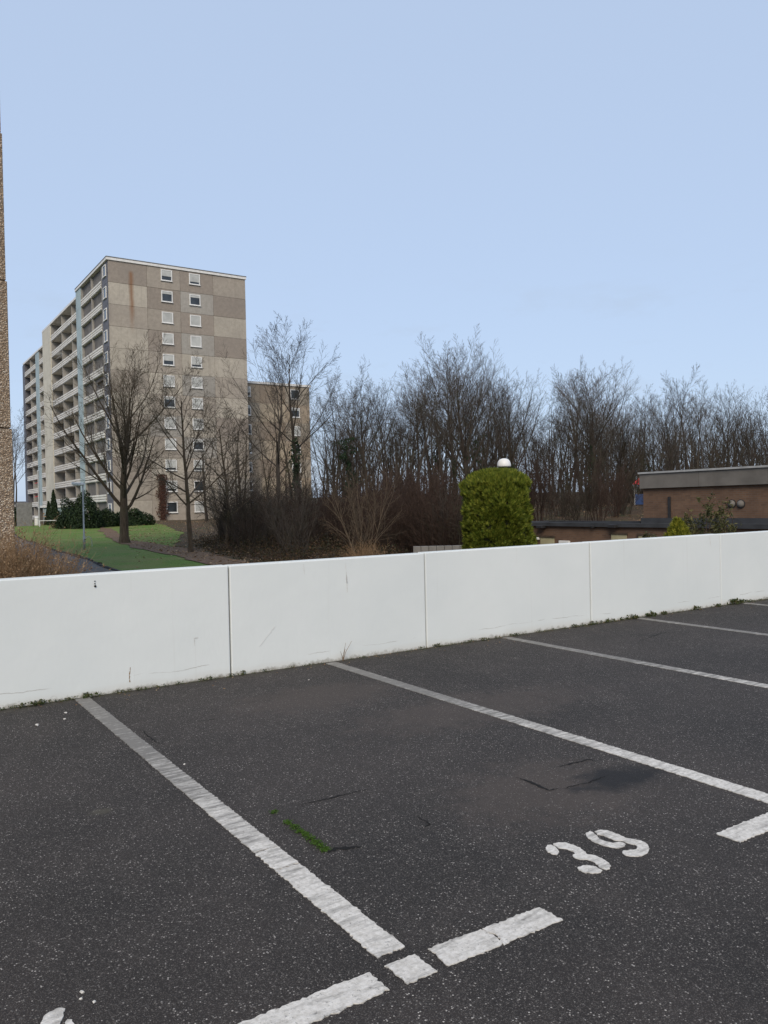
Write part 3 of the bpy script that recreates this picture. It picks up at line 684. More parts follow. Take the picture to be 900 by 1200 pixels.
# ------------------------------------------------------------------ brick building at the right
UB = 27.6
bb = thing('brick_building', (0, 0, 0), 'low brown brick building with flat roof and raised grey-edged block', 'building')
GZ = -2.7
MB().box((UB, -8, GZ), (UB+2.4, 30.2, .42)).obj('wall', M['brick'], bb)
MB().box((UB+2.402, -8, GZ), (UB+25, 24.2, .42)).obj('wall', M['brick'], bb)
for e_ in ((UB-.14, -8.1, UB+.1, 30.35), (UB+.102, 30.1, UB+2.5, 30.35), (UB+2.3, 24.3, UB+2.5, 30.098)): MB().box((e_[0], e_[1], .424), (e_[2], e_[3], .60)).obj('roof_edge', M['bitumen'], bb)
MB().box((UB+.102, -8, .424), (UB+2.298, 30.098, .50)).obj('roof', M['bitumen'], bb)
MB().box((UB+2.3, -8, .424), (UB+25, 24.298, .50)).obj('roof', M['bitumen'], bb)
VK = float(atU(754, 590, UB+1.5)[1])
MB().box((UB+1.5, -8, .502), (UB+22, VK, 2.08)).obj('upper_wall', M['brick'], bb)
MB().box((UB+1.36, -8.1, .502), (UB+1.499, VK+.05, .78)).obj('roof_upstand', M['bitumen'], bb)
for k in range(11):
    a = VK+.08-3.0*k; MB().box((UB+1.36, a-2.99, 2.082), (UB+1.5, a, 2.72)).obj('fascia_panel', M['fascia'], bb)
MB().box((UB+1.5, -8.1, 2.082), (UB+22.1, VK+.06, 2.719)).obj('fascia_core', M['fascia'], bb)
MB().box((UB+1.30, -8.15, 2.722), (UB+22.2, VK+.12, 2.80)).obj('roof_cap', M['metal'], bb)
def onface(px, py, u): q = atU(px, py, u); return q
for (xa, xb, y) in ((634, 650, 629.5), (717, 735, 626), (749, 768, 627.5)):
    a, b = onface(xa, y, UB), onface(xb, y, UB)
    w_ = MB().box((UB-.05, b[1], -2.2), (UB-.02, a[1], a[2])).obj('shutter', M['yellow'], bb)
    MB().box((UB-.09, b[1]-.05, a[2]+.002), (UB-.004, a[1]+.05, a[2]+.09)).obj('lintel', M['greenp'], w_)
a = onface(662, 635, UB); MB().box((UB-.14, a[1]-.35, a[2]-.5), (UB-.003, a[1]+.28, a[2]+.06), .02).obj('meter_box', M['white'], bb)
for (x, y) in ((637, 615), (722, 614)):
    a = onface(x, y, UB); MB().box((UB-.34, a[1]-.2, a[2]-.16), (UB-.02, a[1]+.2, a[2]-.02), .02).box((UB-.1, a[1]-.04, a[2]-.02), (UB-.003, a[1]+.04, a[2]+.03)).obj('floodlight', M['black'], bb)
a = onface(697, 617, UB); o = MB().box((UB-.22, a[1]-.08, a[2]-.06), (UB-.003, a[1]+.08, a[2]+.06), .02).obj('camera_box', M['black'], bb)
a = onface(632, 631, UB); MB().box((UB-.16, a[1]-.06, a[2]-.06), (UB-.003, a[1]+.06, a[2]+.06), .02).obj('bell_box', M['white'], bb)
for x in (858, 868.5):
    a = onface(x, 590.5, UB+1.5)
    v = MB().lathe([(.15, 0), (.145, .05), (.12, .10), (.06, .14), (.01, .15)], 14).obj('vent_hood', M['fascia'], bb, (UB+1.497, a[1], a[2]), True); v.rotation_euler = (0, -math.pi/2, 0)
    MB().lathe([(.18, 0), (.18, .02)], 14).obj('flange', M['black'], v)
a = onface(785, 582, UB+1.5); MB().box((UB+1.42, a[1]-.05, .782), (UB+1.498, a[1]+.05, a[2])).obj('downpipe', M['black'], bb)
# low concrete wall beside the thuja
a, b = atD(484, 640, 30), atD(548, 641, 30)
lw = thing('yard_wall', (a[0], a[1], 0), 'low grey concrete block wall beside the clipped thuja', 'wall')
for k in range(7):
    t_ = k/7; q = a+(b-a)*t_; ln = np.linalg.norm((b-a)[:2])/7
    for j in range(5):
        o = MB().box((.006, -.1, 0), (ln-.006, .1, .53), .012).obj('block', M['concrete'], lw, (q[0]-a[0], q[1]-a[1], a[2]-.54*(j+1))); o.rotation_euler[2] = math.atan2(b[1]-a[1], b[0]-a[0])

# ------------------------------------------------------------------ mushroom lamp
p = atD(590.5, 536.5, 27.); z0 = gz(p[0], p[1]); hz = p[2]-.29-z0
t = thing('mushroom_lamp', (p[0], p[1], z0-.02), 'lamp with white dome head standing behind the clipped thuja', 'street lamp')
MB().lathe([(.09, 0), (.09, 1.0), (.05, 1.05), (.045, hz-.12)], 12).obj('pole', M['black'], t)
MB().lathe([(.14, hz-.14), (.15, hz-.06), (.17, hz+.0)], 14).obj('collar', M['black'], t)
r_ = .235; MB().lathe([(r_*.96, hz+.005), (r_, hz+.04), (r_*.96, hz+.11), (r_*.84, hz+.20), (r_*.62, hz+.255), (r_*.3, hz+.285), (.01, hz+.292)], 20).obj('dome', M['dome'], t, smooth=True)

# ------------------------------------------------------------------ playground tower far behind
p = atD(750.5, 567, 74.); z0 = gz(p[0], p[1])
t = thing('play_tower', (p[0], p[1], z0-.05), 'playground tower with red pointed roof and blue panels among the trees', 'play tower')
t.rotation_euler[2] = .5; hh_ = p[2]-z0
for sx in (-.45, .45):
    for sy in (-.45, .45): MB().box((sx-.05, sy-.05, 0), (sx+.05, sy+.05, hh_)).obj('post', M['metal'], t)
MB().add([(-.62, -.62, 0), (.62, -.62, 0), (.62, .62, 0), (-.62, .62, 0), (0, 0, .75)], [(3,2,1,0), (0,1,4), (1,2,4), (2,3,4), (3,0,4)]).obj('roof', M['red'], t, (0, 0, hh_+.002))
MB().box((-.5, -.5, hh_-2.0), (.5, .5, hh_-1.88)).obj('platform', M['greenp'], t)
for k in range(4):
    o = MB().box((-.395, -.47, 0), (.395, -.43, .95)).obj('panel', M['bluep'], t, (0, 0, hh_-1.86)); o.rotation_euler[2] = k*math.pi/2

# ------------------------------------------------------------------ bare trees
def perp_dirs(D_, ang, az):
    ref = np.where(np.abs(D_[:, 2:3]) > .9, np.array([1., 0, 0]), np.array([0, 0, 1.]))
    a = norm(np.cross(D_, ref)); b = np.cross(D_, a)
    return norm(D_*np.cos(ang)[:, None]+(a*np.cos(az)[:, None]+b*np.sin(az)[:, None])*np.sin(ang)[:, None])
def grow(seed, stems, levels):
    """stems: (start, dir, length, radius) arrays. levels: dicts
    k points, s sides, wig, up (tropism), tip radius ratio; children: m, t0, ang, lr, rr, fall"""
    r = np.random.default_rng(seed); st, di, ln, ra = [np.asarray(a, float) for a in stems]; out_ = []
    for li, lv in enumerate(levels):
        N, k = len(st), lv['k']; P = np.empty((N, k, 3)); Dd = np.empty((N, k, 3)); P[:, 0] = st; d = norm(di); Dd[:, 0] = d
        for j in range(1, k):
            d = norm(d+r.normal(0, lv['wig'], (N, 3))+np.array([0, 0, lv['up']])); P[:, j] = P[:, j-1]+d*(ln/(k-1))[:, None]; Dd[:, j] = d
        tt = np.linspace(0, 1, k); R = ra[:, None]*(1-(1-lv['tip'])*tt[None]**lv.get('pw', 1.))
        if li == 0 and lv.get('flare'): R[:, 0] *= lv['flare']
        out_.append((P, R, lv['s'], Dd))
        if 'm' not in lv: break
        m = lv['m']; t = lv['t0']+(1-lv['t0'])*(np.arange(m)[None]+r.random((N, m)))/m; t = np.minimum(t, .999)
        f = t*(k-1); i0 = f.astype(int); w_ = (f-i0)[..., None]; n_ = np.arange(N)[:, None]
        cs = P[n_, i0]*(1-w_)+P[n_, i0+1]*w_; cd = norm(Dd[n_, i0]*(1-w_)+Dd[n_, i0+1]*w_); cr2 = R[n_, i0]*(1-w_[..., 0])+R[n_, i0+1]*w_[..., 0]
        ang = np.radians(lv['ang'])*(1-.35*(t-lv['t0'])/(1-lv['t0']))*(.7+.6*r.random((N, m))); az = r.random((N, 1))*6.28+np.arange(m)[None]*2.4+r.normal(0, .5, (N, m))
        rel = (t-lv['t0'])/(1-lv['t0'])
        cl_ = ln[:, None]*lv['lr']*(1-lv.get('fall', .5)*rel)*(.65+.6*r.random((N, m)))
        st = cs.reshape(-1, 3); di = perp_dirs(cd.reshape(-1, 3), ang.ravel(), az.ravel()); ln = cl_.ravel(); ra = np.maximum((cr2*lv['rr']).ravel(), lv.get('rmin', .006))
    return out_
def tree_meshes(name, grown, split, mats):
    """split: number of levels per part; returns [(partname, mesh)] and the height"""
    res = []; i = 0; top = 0
    for pn, cnt, mt in zip(('trunk', 'branches', 'twigs'), split, mats):
        V = []; Q = []; n = 0
        for (P, R, s, _) in grown[i:i+cnt]:
            v, q = tubes(P, R, s); V.append(v); Q.append(q+n); n += len(v); top = max(top, float(np.percentile(P[..., 2], 99.7)))
        i += cnt
        if V: res.append((pn, mesh_np(pn, np.concatenate(V), np.concatenate(Q), M[mt], pn == 'trunk')))
    return res, top
def stem(n, spread, ln, ra, seed, base=.1):
    r = np.random.default_rng(seed); az = np.arange(n)*6.283/n+r.random(n); s = spread*(.4+.8*r.random(n))
    return (np.c_[np.cos(az)*base, np.sin(az)*base, np.full(n, -.25)], np.c_[np.cos(az)*s, np.sin(az)*s, np.ones(n)], ln*(.8+.35*r.random(n)), ra*(.75+.4*r.random(n)))
ONE = lambda ln, ra, lean=(0, 0): (np.array([[0, 0, -.3]]), np.array([[lean[0], lean[1], 1.]]), np.array([ln]), np.array([ra]))
VAR = {}
# lawn trees: short bole, many rising limbs, rounded crown
VAR['lawn_a'] = tree_meshes('lawn_a', grow(4, ONE(9.2, .30, (-.02, 0)), [
    dict(k=12, s=12, wig=.035, up=.05, tip=.14, flare=1.5, m=22, t0=.22, ang=50, lr=.78, rr=.50, fall=.58),
    dict(k=9, s=6, wig=.055, up=.085, tip=.18, m=9, t0=.15, ang=40, lr=.50, rr=.48, fall=.45),
    dict(k=6, s=4, wig=.07, up=.035, tip=.25, m=7, t0=.15, ang=42, lr=.50, rr=.5, fall=.4, rmin=.008),
    dict(k=4, s=3, wig=.08, up=.02, tip=.5, m=5, t0=.15, ang=42, lr=.52, rr=.6, rmin=.0055),
    dict(k=3, s=3, wig=.09, up=.01, tip=.6)]), (1, 2, 2), ('bark_lawn', 'bark_lawn', 'bark_lawn'))
VAR['lawn_b'] = tree_meshes('lawn_b', grow(9, ONE(9.2, .155, (.02, .01)), [
    dict(k=12, s=10, wig=.03, up=.06, tip=.2, flare=1.4, m=18, t0=.30, ang=55, lr=.50, rr=.5, fall=.45),
    dict(k=7, s=5, wig=.06, up=.07, tip=.2, m=7, t0=.18, ang=45, lr=.5, rr=.5, fall=.4),
    dict(k=5, s=4, wig=.08, up=.02, tip=.3, m=6, t0=.15, ang=45, lr=.52, rr=.55, rmin=.007),
    dict(k=3, s=3, wig=.09, up=.02, tip=.5, m=5, t0=.2, ang=45, lr=.55, rr=.65, rmin=.0055),
    dict(k=3, s=3, wig=.09, up=.01, tip=.6)]), (1, 2, 2), ('bark_lawn', 'bark_lawn', 'bark_lawn'))
VAR['lawn_c'] = tree_meshes('lawn_c', grow(15, ONE(7., .13, (.03, .02)), [
    dict(k=10, s=9, wig=.05, up=.05, tip=.2, flare=1.4, m=17, t0=.25, ang=62, lr=.60, rr=.5, fall=.55),
    dict(k=7, s=5, wig=.07, up=.04, tip=.2, m=7, t0=.18, ang=45, lr=.5, rr=.5, fall=.4),
    dict(k=5, s=4, wig=.08, up=.02, tip=.3, m=6, t0=.15, ang=45, lr=.52, rr=.55, rmin=.007),
    dict(k=3, s=3, wig=.09, up=.01, tip=.5, m=5, t0=.2, ang=45, lr=.55, rr=.65, rmin=.0055),
    dict(k=3, s=3, wig=.09, up=.01, tip=.6)]), (1, 2, 2), ('bark_lawn', 'bark_lawn', 'bark_dark'))
# woodland trees
def wood_tree(key, seed, stems, m1=13, t1=.35, a1=36, l1=.5, up=.03, mats=('bark_dark', 'bark_dark', 'bark_dark'), m2=8, m3=7, fall=.55, a2=33):
    VAR[key] = tree_meshes(key, grow(seed, stems, [
        dict(k=14, s=8, wig=.035, up=.03, tip=.10, flare=1.3, m=m1, t0=t1, ang=a1, lr=l1, rr=.50, fall=fall),
        dict(k=9, s=5, wig=.04, up=up, tip=.15, m=m2, t0=.15, ang=a2, lr=.50, rr=.48, fall=.45),
        dict(k=5, s=3, wig=.05, up=up*.5, tip=.3, m=m3, t0=.12, ang=36, lr=.48, rr=.5, rmin=.007),
        dict(k=3, s=3, wig=.055, up=up*.3, tip=.5, m=5, t0=.12, ang=34, lr=.55, rr=.65, rmin=.005),
        dict(k=2, s=3, wig=.05, up=0, tip=.6)]), (1, 2, 2), mats)
wood_tree('w0', 21, ONE(12, .19, (.03, .05)), 12, .45, 42, .46, a2=38)
wood_tree('w1', 22, ONE(10.5, .17, (-.06, .02)), 14, .34, 42, .58, .04, ('bark_grey',)*3)
wood_tree('w2', 23, stem(2, .20, 11, .16, 5), 8, .35, 40, .52)
wood_tree('w3', 24, stem(5, .34, 9.5, .12, 6, .2), 6, .25, 32, .52, .04, ('bark_grey', 'bark_dark', 'bark_dark'), 6, 5)
wood_tree('w4', 25, ONE(9.5, .21, (.02, -.03)), 17, .28, 42, .74, .055, ('bark_dark', 'bark_dark', 'bark_grey'), fall=.62)
wood_tree('w5', 26, stem(3, .18, 11.5, .14, 8, .15), 7, .42, 38, .48, .03, ('bark_grey', 'bark_dark', 'bark_grey'), 7, 6)
def shrub(key, seed, n, spread, ln, ra, mat, m1=8, m2=5, up=.06, m3=4):
    VAR[key] = tree_meshes(key, grow(seed, stem(n, spread, ln, ra, seed, .22), [
        dict(k=7, s=5, wig=.07, up=up, tip=.25, m=m1, t0=.15, ang=32, lr=.5, rr=.55, fall=.5),
        dict(k=5, s=4, wig=.11, up=up, tip=.3, m=m2, t0=.12, ang=36, lr=.52, rr=.6, rmin=.006),
        dict(k=3, s=3, wig=.14, up=up*.5, tip=.5, m=m3, t0=.1, ang=38, lr=.55, rr=.7, rmin=.005),
        dict(k=3, s=3, wig=.14, up=.02, tip=.6)]), (1, 1, 2), (mat, mat, mat))
shrub('sapling', 31, 9, .42, 3.6, .030, 'bark_tan', 9, 5, .08)
shrub('s0', 32, 11, .35, 3.6, .030, 'bark_red', 8, 5)
shrub('s1', 33, 9, .5, 3.0, .028, 'bark_dark', 8, 5)
shrub('s2', 34, 14, .25, 4.2, .032, 'bark_red', 7, 5)
shrub('s3', 35, 8, .45, 3.2, .030, 'bark_grey', 8, 5)
cnt_parts = {}
def plant(key, name, px, py_top, dist, label, cat='tree', group=None, rz=None, seed=0, wid=None, top_z=None):
    p = atD(px, py_top, dist); u, v = float(p[0]), float(p[1]); z0 = gz(u, v)
    parts, top = VAR[key]; sc = (p[2]-z0)/top if top_z is None else top_z/top
    r = np.random.default_rng(seed+int(px*7)+int(dist*13))
    o = thing(name, (u, v, z0-.03), label, cat, group, r.random()*6.28 if rz is None else rz, sc)
    if wid: o.scale = (sc*wid, sc*wid, sc)
    for pn, me in parts: link(pn, me, o)
    return o
def ivy(o, key, h0, h1, rad, n, seed):
    """ivy leaves clothing the lower trunk; a part of its tree"""
    r = np.random.default_rng(seed); parts, top = VAR[key]
    me = parts[0][1]; co = np.empty(len(me.vertices)*3, np.float32); me.vertices.foreach_get('co', co); co = co.reshape(-1, 3)
    co = co[(co[:, 2] > h0) & (co[:, 2] < h1)]
    if not len(co): return
    zs = h0+(h1-h0)*r.random(n)**1.2; tk = np.array([co[np.argsort(np.abs(co[:, 2]-z))[:10]].mean(0) for z in np.linspace(h0, h1, 14)])
    c = np.stack([np.interp(zs, np.linspace(h0, h1, 14), tk[:, 0]), np.interp(zs, np.linspace(h0, h1, 14), tk[:, 1]), zs], 1)
    a = r.random(n)*6.28; rr = rad*(.35+.9*r.random(n)**.5)*(1+.5*np.sin(zs*2.3+seed)); c[:, 0] += np.cos(a)*rr; c[:, 1] += np.sin(a)*rr
    link('ivy', leaf_mesh('ivy', c, np.c_[np.cos(a), np.sin(a), r.normal(.2, .4, n)], .085, M['ivy'], r), o)

# the trees one can point to
plant('lawn_a', 'lawn_tree', 140, 392, 58, 'large bare spreading tree on the lawn before the balconies', rz=.4)
plant('lawn_b', 'lawn_tree', 218, 412, 42.5, 'slim bare tree standing by the earth track before the gable', rz=1.1)
plant('lawn_c', 'lawn_tree', 262, 470, 50, 'small bare tree with thin branches at the edge of the scrub', rz=2.)
a = plant('w0', 'bare_tree', 344, 356, 60, 'tallest bare tree of the wood, two forked crowns beside the apartment wing', rz=.5)
ivy(a, 'w0', .5, 6, .28, 900, 3)
plant('w1', 'bare_tree', 318, 392, 64, 'thin bare tree leaning beside the edge of the gable', rz=2.2)
a = plant('w2', 'bare_tree', 408, 432, 55, 'ivy-clad twin-stemmed bare tree right of the apartment wing'); ivy(a, 'w2', 1, 7.5, .42, 1700, 5)
plant('w3', 'bare_tree', 470, 402, 62, 'many-stemmed bare tree with wide fan-shaped crown', rz=1.)
plant('w4', 'bare_tree', 545, 386, 66, 'tall forked bare tree standing above the thicket beside the thuja', rz=3.)
plant('w4', 'bare_tree', 694, 420, 74, 'broad dense bare tree with round crown behind the low brick roof', rz=1.4, wid=1.15)
plant('sapling', 'sapling', 425, 538, 35, 'pale tan bare sapling with fan of upright stems behind the wall', 'sapling', rz=.3)
plant('s3', 'sapling', 348, 575, 36.5, 'thin grey bare sapling in the brambles beside the scrub', 'sapling', rz=.3)
plant('w5', 'bare_tree', 14, 480, 130, 'faint bare tree in the gap beside the concrete tower')
plant('w1', 'bare_tree', -12, 455, 110, 'second faint bare tree behind the concrete tower')
# the wood: each tree its own object, tops following the skyline
SKX = [262, 300, 340, 375, 392, 430, 480, 520, 545, 580, 622, 640, 690, 735, 762, 792, 822, 850, 880, 905, 960, 1040]
SKY = [490, 420, 385, 410, 450, 412, 412, 415, 402, 420, 450, 440, 424, 444, 446, 428, 432, 438, 446, 452, 446, 440]
keys = ['w0', 'w1', 'w2', 'w3', 'w4', 'w5']
r = np.random.default_rng(77)
LB = {'w0': 'straight dark bare tree', 'w1': 'grey-barked bare tree', 'w2': 'twin-stemmed dark bare tree', 'w3': 'many-stemmed bare tree', 'w4': 'wide-crowned bare tree', 'w5': 'three-stemmed grey bare tree'}
GR = {k: 'bare %s trees of the wood' % n for k, n in zip(keys, ('straight dark', 'grey-barked', 'twin-stemmed', 'many-stemmed', 'wide-crowned', 'three-stemmed'))}
def near(px, d_):
    a = ('before the apartment wing' if px < 375 else 'behind the tan sapling' if px < 440 else 'beside the clipped thuja' if px < 545 else
         'behind the dome lamp' if px < 630 else 'behind the low brick roof' if px < 752 else 'behind the raised brick block')
    return a
def depth(d_): return 'in the wood front' if d_ < 62 else 'in the mid wood' if d_ < 80 else 'deep in the wood'
row = [(52, 66, 16, 14, 80), (64, 80, 28, -6, 45), (80, 105, 38, 0, 60)]
for (d0, d1, n, lo, hi) in row:
    for i in range(n):
        px = 285+(i+r.random())*(1010-285)/n; d_ = d0+(d1-d0)*r.random()
        if d_ < 60 and px < 380: d_ += 10
        if px > 560: d_ = max(d_, 62)
        if 738 < px < 757: d_ = max(d_, 78)
        if 300 < px < 372 and d_ > 62: continue
        ty = np.interp(px, SKX, SKY)+lo+(hi-lo)*r.random()**1.3
        k = keys[r.integers(6)]; iv = r.random() < .16
        o = plant(k, 'bare_tree', px, ty, d_, ('ivy-clad ' if iv else '')+LB[k]+' '+depth(d_)+' '+near(px, d_), 'tree', GR[k], seed=i)
        if iv: ivy(o, k, .3, 3+4*r.random(), .3, 700, i)
# undergrowth shrubs, each its own
sk = ['s0', 's1', 's2', 's3']
SL = {'s0': 'red-brown bare undergrowth shrub', 's1': 'dark bare undergrowth shrub', 's2': 'upright red-brown thicket shrub', 's3': 'grey bare undergrowth shrub'}
SG = {'s0': 'red-brown undergrowth shrubs', 's1': 'dark undergrowth shrubs', 's2': 'tall red-brown thicket shrubs', 's3': 'grey undergrowth shrubs'}
hgt_ = lambda y: 'tall ' if y < 556 else 'low ' if y > 585 else ''
for i in range(46):                                   # dense thicket left of the thuja
    px = 438+(i % 23+r.random())*5.4; d_ = 38+r.random()*16; k = ['s2', 's0', 's2', 's1'][r.integers(4)]
    ty = 530+r.random()*75; plant(k, 'bare_shrub', px, ty, d_, hgt_(ty)+SL[k]+' '+depth(d_)+' '+near(px, d_), 'shrub', SG[k], seed=i)
for i in range(52):
    px = 262+(i+r.random())*3.6; d_ = 42+r.random()*18; k = ['s0', 's1', 's3', 's1'][r.integers(4)]
    ty = 540+r.random()*70; plant(k, 'bare_shrub', px, ty, d_, hgt_(ty)+SL[k]+' '+depth(d_)+' '+near(px, d_), 'shrub', SG[k], seed=i)
for i in range(60):
    px = 560+(i+r.random())*6.6; d_ = 56+r.random()*26
    if 734 < px < 760: d_ = 76+r.random()*8
    k = ['s0', 's1', 's3', 's2', 's1'][r.integers(5)]
    ty = 515+r.random()*75; plant(k, 'bare_shrub', px, ty, d_, hgt_(ty)+SL[k]+' '+depth(d_)+' '+near(px, d_), 'shrub', SG[k], seed=i)
# the far part of the wood, one mass
V = []; Q = []; n = 0; rr_ = np.random.default_rng(3)
N = 360; px = rr_.uniform(240, 1060, N); dd = rr_.uniform(95, 165, N)
Pb = np.array([atD(a, 590, b)[:2] for a, b in zip(px, dd)]); Pb = Pb[~((Pb[:, 0] < 64) & (Pb[:, 1] > 100))]; N = len(Pb)
zb = height(Pb[:, 0], Pb[:, 1])
gs = grow(5, (np.c_[Pb, zb-.3], np.c_[rr_.normal(0, .06, (N, 2)), np.ones(N)], rr_.uniform(9, 15, N)*.8, rr_.uniform(.12, .22, N)), [
    dict(k=6, s=4, wig=.05, up=.05, tip=.2, m=9, t0=.2, ang=38, lr=.42, rr=.5), dict(k=4, s=3, wig=.1, up=.1, tip=.3, m=6, t0=.1, ang=40, lr=.5, rr=.6, rmin=.02), dict(k=2, s=3, wig=.12, up=.05, tip=.5, rmin=.016)])
for (P, R, s, _) in gs:
    v, q = tubes(P, R, s); V.append(v); Q.append(q+n); n += len(v)
o = link('distant_wood', mesh_np('distant_wood', np.concatenate(V), np.concatenate(Q), M['bark_dark'])); tag(o, 'far depth of the bare winter wood reading as one mass', kind='stuff')

# brambles and dead leaves at the foot of the wood
def bramble_patch(n, seed, poly_px, dr, hgt):
    r = np.random.default_rng(seed); px = r.uniform(poly_px[0], poly_px[1], n); d_ = r.uniform(dr[0], dr[1], n)
    P = np.array([atD(a, 620, b)[:2] for a, b in zip(px, d_)]); z = height(P[:, 0], P[:, 1])
    h = hgt*(.5+.5*np.sin(P[:, 0]*1.1+seed)*np.sin(P[:, 1]*.9))*(.4+.6*r.random(n))
    return np.c_[P, z], h
P1, h1 = bramble_patch(26000, 4, (205, 520), (34, 60), 1.3); q_ = (P1[:, 0]*.0+1) > 0
edge = np.interp(P1[:, 1], [20, 37, 48, 62, 80], [13.6, 14.9, 17.6, 22.0, 28.5]); kp = P1[:, 0] > edge+.3*np.sin(P1[:, 1]*3); P1, h1 = P1[kp], h1[kp]*np.clip((P1[kp, 0]-edge[kp])/1.6, .15, 1)
r = np.random.default_rng(6); c = P1+np.c_[np.zeros((len(P1), 2)), h1*r.random(len(P1))**.6]
o = link('bramble', leaf_mesh('bramble', c, r.normal(size=c.shape)+[0, 0, .7], .055, M['bramble'], r)); tag(o, 'brown-green bramble scrub at the edge of the wood', kind='stuff')
n = 900; ii = r.integers(len(P1), size=n); gs = grow(8, (P1[ii]-[0, 0, .05], np.c_[r.normal(0, .8, (n, 2)), np.ones(n)], .7+1.1*r.random(n), .007+.005*r.random(n)), [dict(k=6, s=3, wig=.1, up=-.16, tip=.5, m=3, t0=.2, ang=40, lr=.4, rr=.7), dict(k=3, s=3, wig=.1, up=-.05, tip=.5)])
V = []; Q = []; k_ = 0
for (P, R, s, _) in gs:
    v, q = tubes(P, R, s); V.append(v); Q.append(q+k_); k_ += len(v)
o = link('bramble_canes', mesh_np('bramble_canes', np.concatenate(V), np.concatenate(Q), M['bark_red'])); tag(o, 'thin arching bramble canes in the scrub', kind='stuff')
n = 16000; d_ = r.uniform(30, 100, n); px = r.uniform(150, 940, n); P = np.array([atD(a, 620, b)[:2] for a, b in zip(px, d_)])
tr = np.interp(P[:, 1], [23, 30, 39, 50, 62, 78, 98], [12.6, 13, 14.4, 15.8, 17.4, 20.5, 24]); dist_ = P[:, 0]-tr
kp = (dist_ > -1.2) | (r.random(n) < .04); P = P[kp]; n = len(P)
o = link('fallen_leaves', leaf_mesh('fallen_leaves', np.c_[P, height(P[:, 0], P[:, 1])+.078], r.normal(0, .3, (n, 3))+[0, 0, 1], .075, M['litter'], r)); tag(o, 'dead leaves scattered along the earth track and the wood floor', kind='stuff')
# a log-pale dry grass clump under the sapling
def dry_clump(name, loc, n, ln, spread, mat, label, cat, seed, rad=.004, droop=-.10, side=.9, lo_=.5, lv=0):
    r = np.random.default_rng(seed); t = thing(name, loc, label, cat)
    g_ = grow(seed, (np.c_[r.normal(0, spread, (n, 2)), np.full(n, -.05)], np.c_[r.normal(0, side, (n, 2)), np.ones(n)], ln*(lo_+(1.15-lo_)*r.random(n)), rad*(.7+.6*r.random(n))), [dict(k=7, s=3, wig=.14, up=droop, tip=.5, m=4, t0=.2, ang=40, lr=.42, rr=.75, rmin=.002), dict(k=4, s=3, wig=.15, up=droop*.6, tip=.6, m=3, t0=.2, ang=45, lr=.5, rr=.8, rmin=.002), dict(k=3, s=3, wig=.15, up=0, tip=.6)])
    for nm, (P, R, s, _) in zip(('stems', 'side_shoots', 'twigs'), g_): v, q = tubes(P, R, s); link(nm, mesh_np(nm, v, q, M[mat]), t)
    if lv: tp = np.concatenate([g_[1][0].reshape(-1, 3), g_[2][0].reshape(-1, 3)]); c_ = tp[r.integers(len(tp), size=lv)]; link('dead_leaves', leaf_mesh('dead_leaves', c_+r.normal(0, .02, c_.shape), r.normal(size=c_.shape), .018, M['litter'], r), t)
    return t
p = atD(428, 640, 34); dry_clump('dry_grass', (p[0], p[1], gz(p[0], p[1])), 160, .9, .35, 'bark_dry', 'clump of pale dry grass at the foot of the tan sapling', 'grass clump', 3, .005, -.06, .4)
# dry bush at the foot of the concrete tower
p = atD(22, 660, 13.2)
dry_clump('dry_bush', (p[0]-.15, p[1], gz(p[0], p[1])), 560, 1.86, .20, 'bark_dry', 'tangled brown dry bush at the foot of the concrete tower', 'bush', 5, .0048, -.03, .13, .78, 7000)
p = atD(43, 664, 13.6)
dry_clump('dry_bush', (p[0], p[1], gz(p[0], p[1])), 260, 1.42, .16, 'bark_dry', 'lower thin dry bush beside the tangled one by the footpath', 'bush', 6, .0045, -.03, .13, .8, 2500)

# ------------------------------------------------------------------ evergreens
def sprays(cen, nrm, size, rng, blades=4):
    """flat fans of narrow blades, as thuja foliage"""
    N = len(cen); nrm = norm(nrm); up = norm(np.array([0, 0, 1.])+nrm*.7+rng.normal(0, .35, (N, 3))); sd = norm(np.cross(up, nrm+rng.normal(0, .5, (N, 3))))
    s = size*(.6+.8*rng.random(N)); V = []; 
    for k in range(blades):
        a = (k-(blades-1)/2)*.5; d = up*math.cos(a)+sd*math.sin(a); sdk = sd*math.cos(a)-up*math.sin(a); l = (s*(1-.15*abs(k-(blades-1)/2)))[:, None]; w_ = l*.16
        b = cen+nrm*.0; V.append(np.stack([b, b+d*l*.55+sdk*w_, b+d*l+nrm*l*.25, b+d*l*.55-sdk*w_], 1))
    V = np.stack(V, 1).reshape(-1, 3); i = np.arange(N*blades)*4
    return V, np.stack([i, i+1, i+2, i+3], -1)
p = atD(583, 600, 25.); ztop = atD(583, 553, 25.)[2]; z0 = gz(p[0], p[1]); HT = ztop-z0; RT = 1.06
th = thing('clipped_thuja', (p[0], p[1], z0-.02), 'dense clipped green thuja with rounded top standing behind the white wall', 'shrub')
r = np.random.default_rng(14); n = 30000
zz = HT*r.random(n)**.8; az = r.random(n)*6.283
def trad(z, a):
    t_ = z/HT; b = RT*(.80+.24*np.sin(np.clip(t_*1.25, 0, 1)*math.pi)*.9); b = RT*(.88+.14*(1-t_))
    cap = np.sqrt(np.clip(1-np.clip((t_-.89)/.11, 0, 1)**3, 0, 1)); lump = .07*np.sin(3*a+z*1.7)+.05*np.sin(7*a-z*3.1)+.05*np.sin(5*a+z*4.3+1)+.03*np.sin(13*a+z*7)
    return b*(cap*1.0)+lump*(.4+.6*cap)
nc = 1150; zc = HT*r.random(nc)**.8; ac = r.random(nc)*6.283; ci = r.integers(nc, size=n); zz = np.clip(zc[ci]+r.normal(0, .065, n), 0, HT*.998); az = ac[ci]+r.normal(0, .065, n)
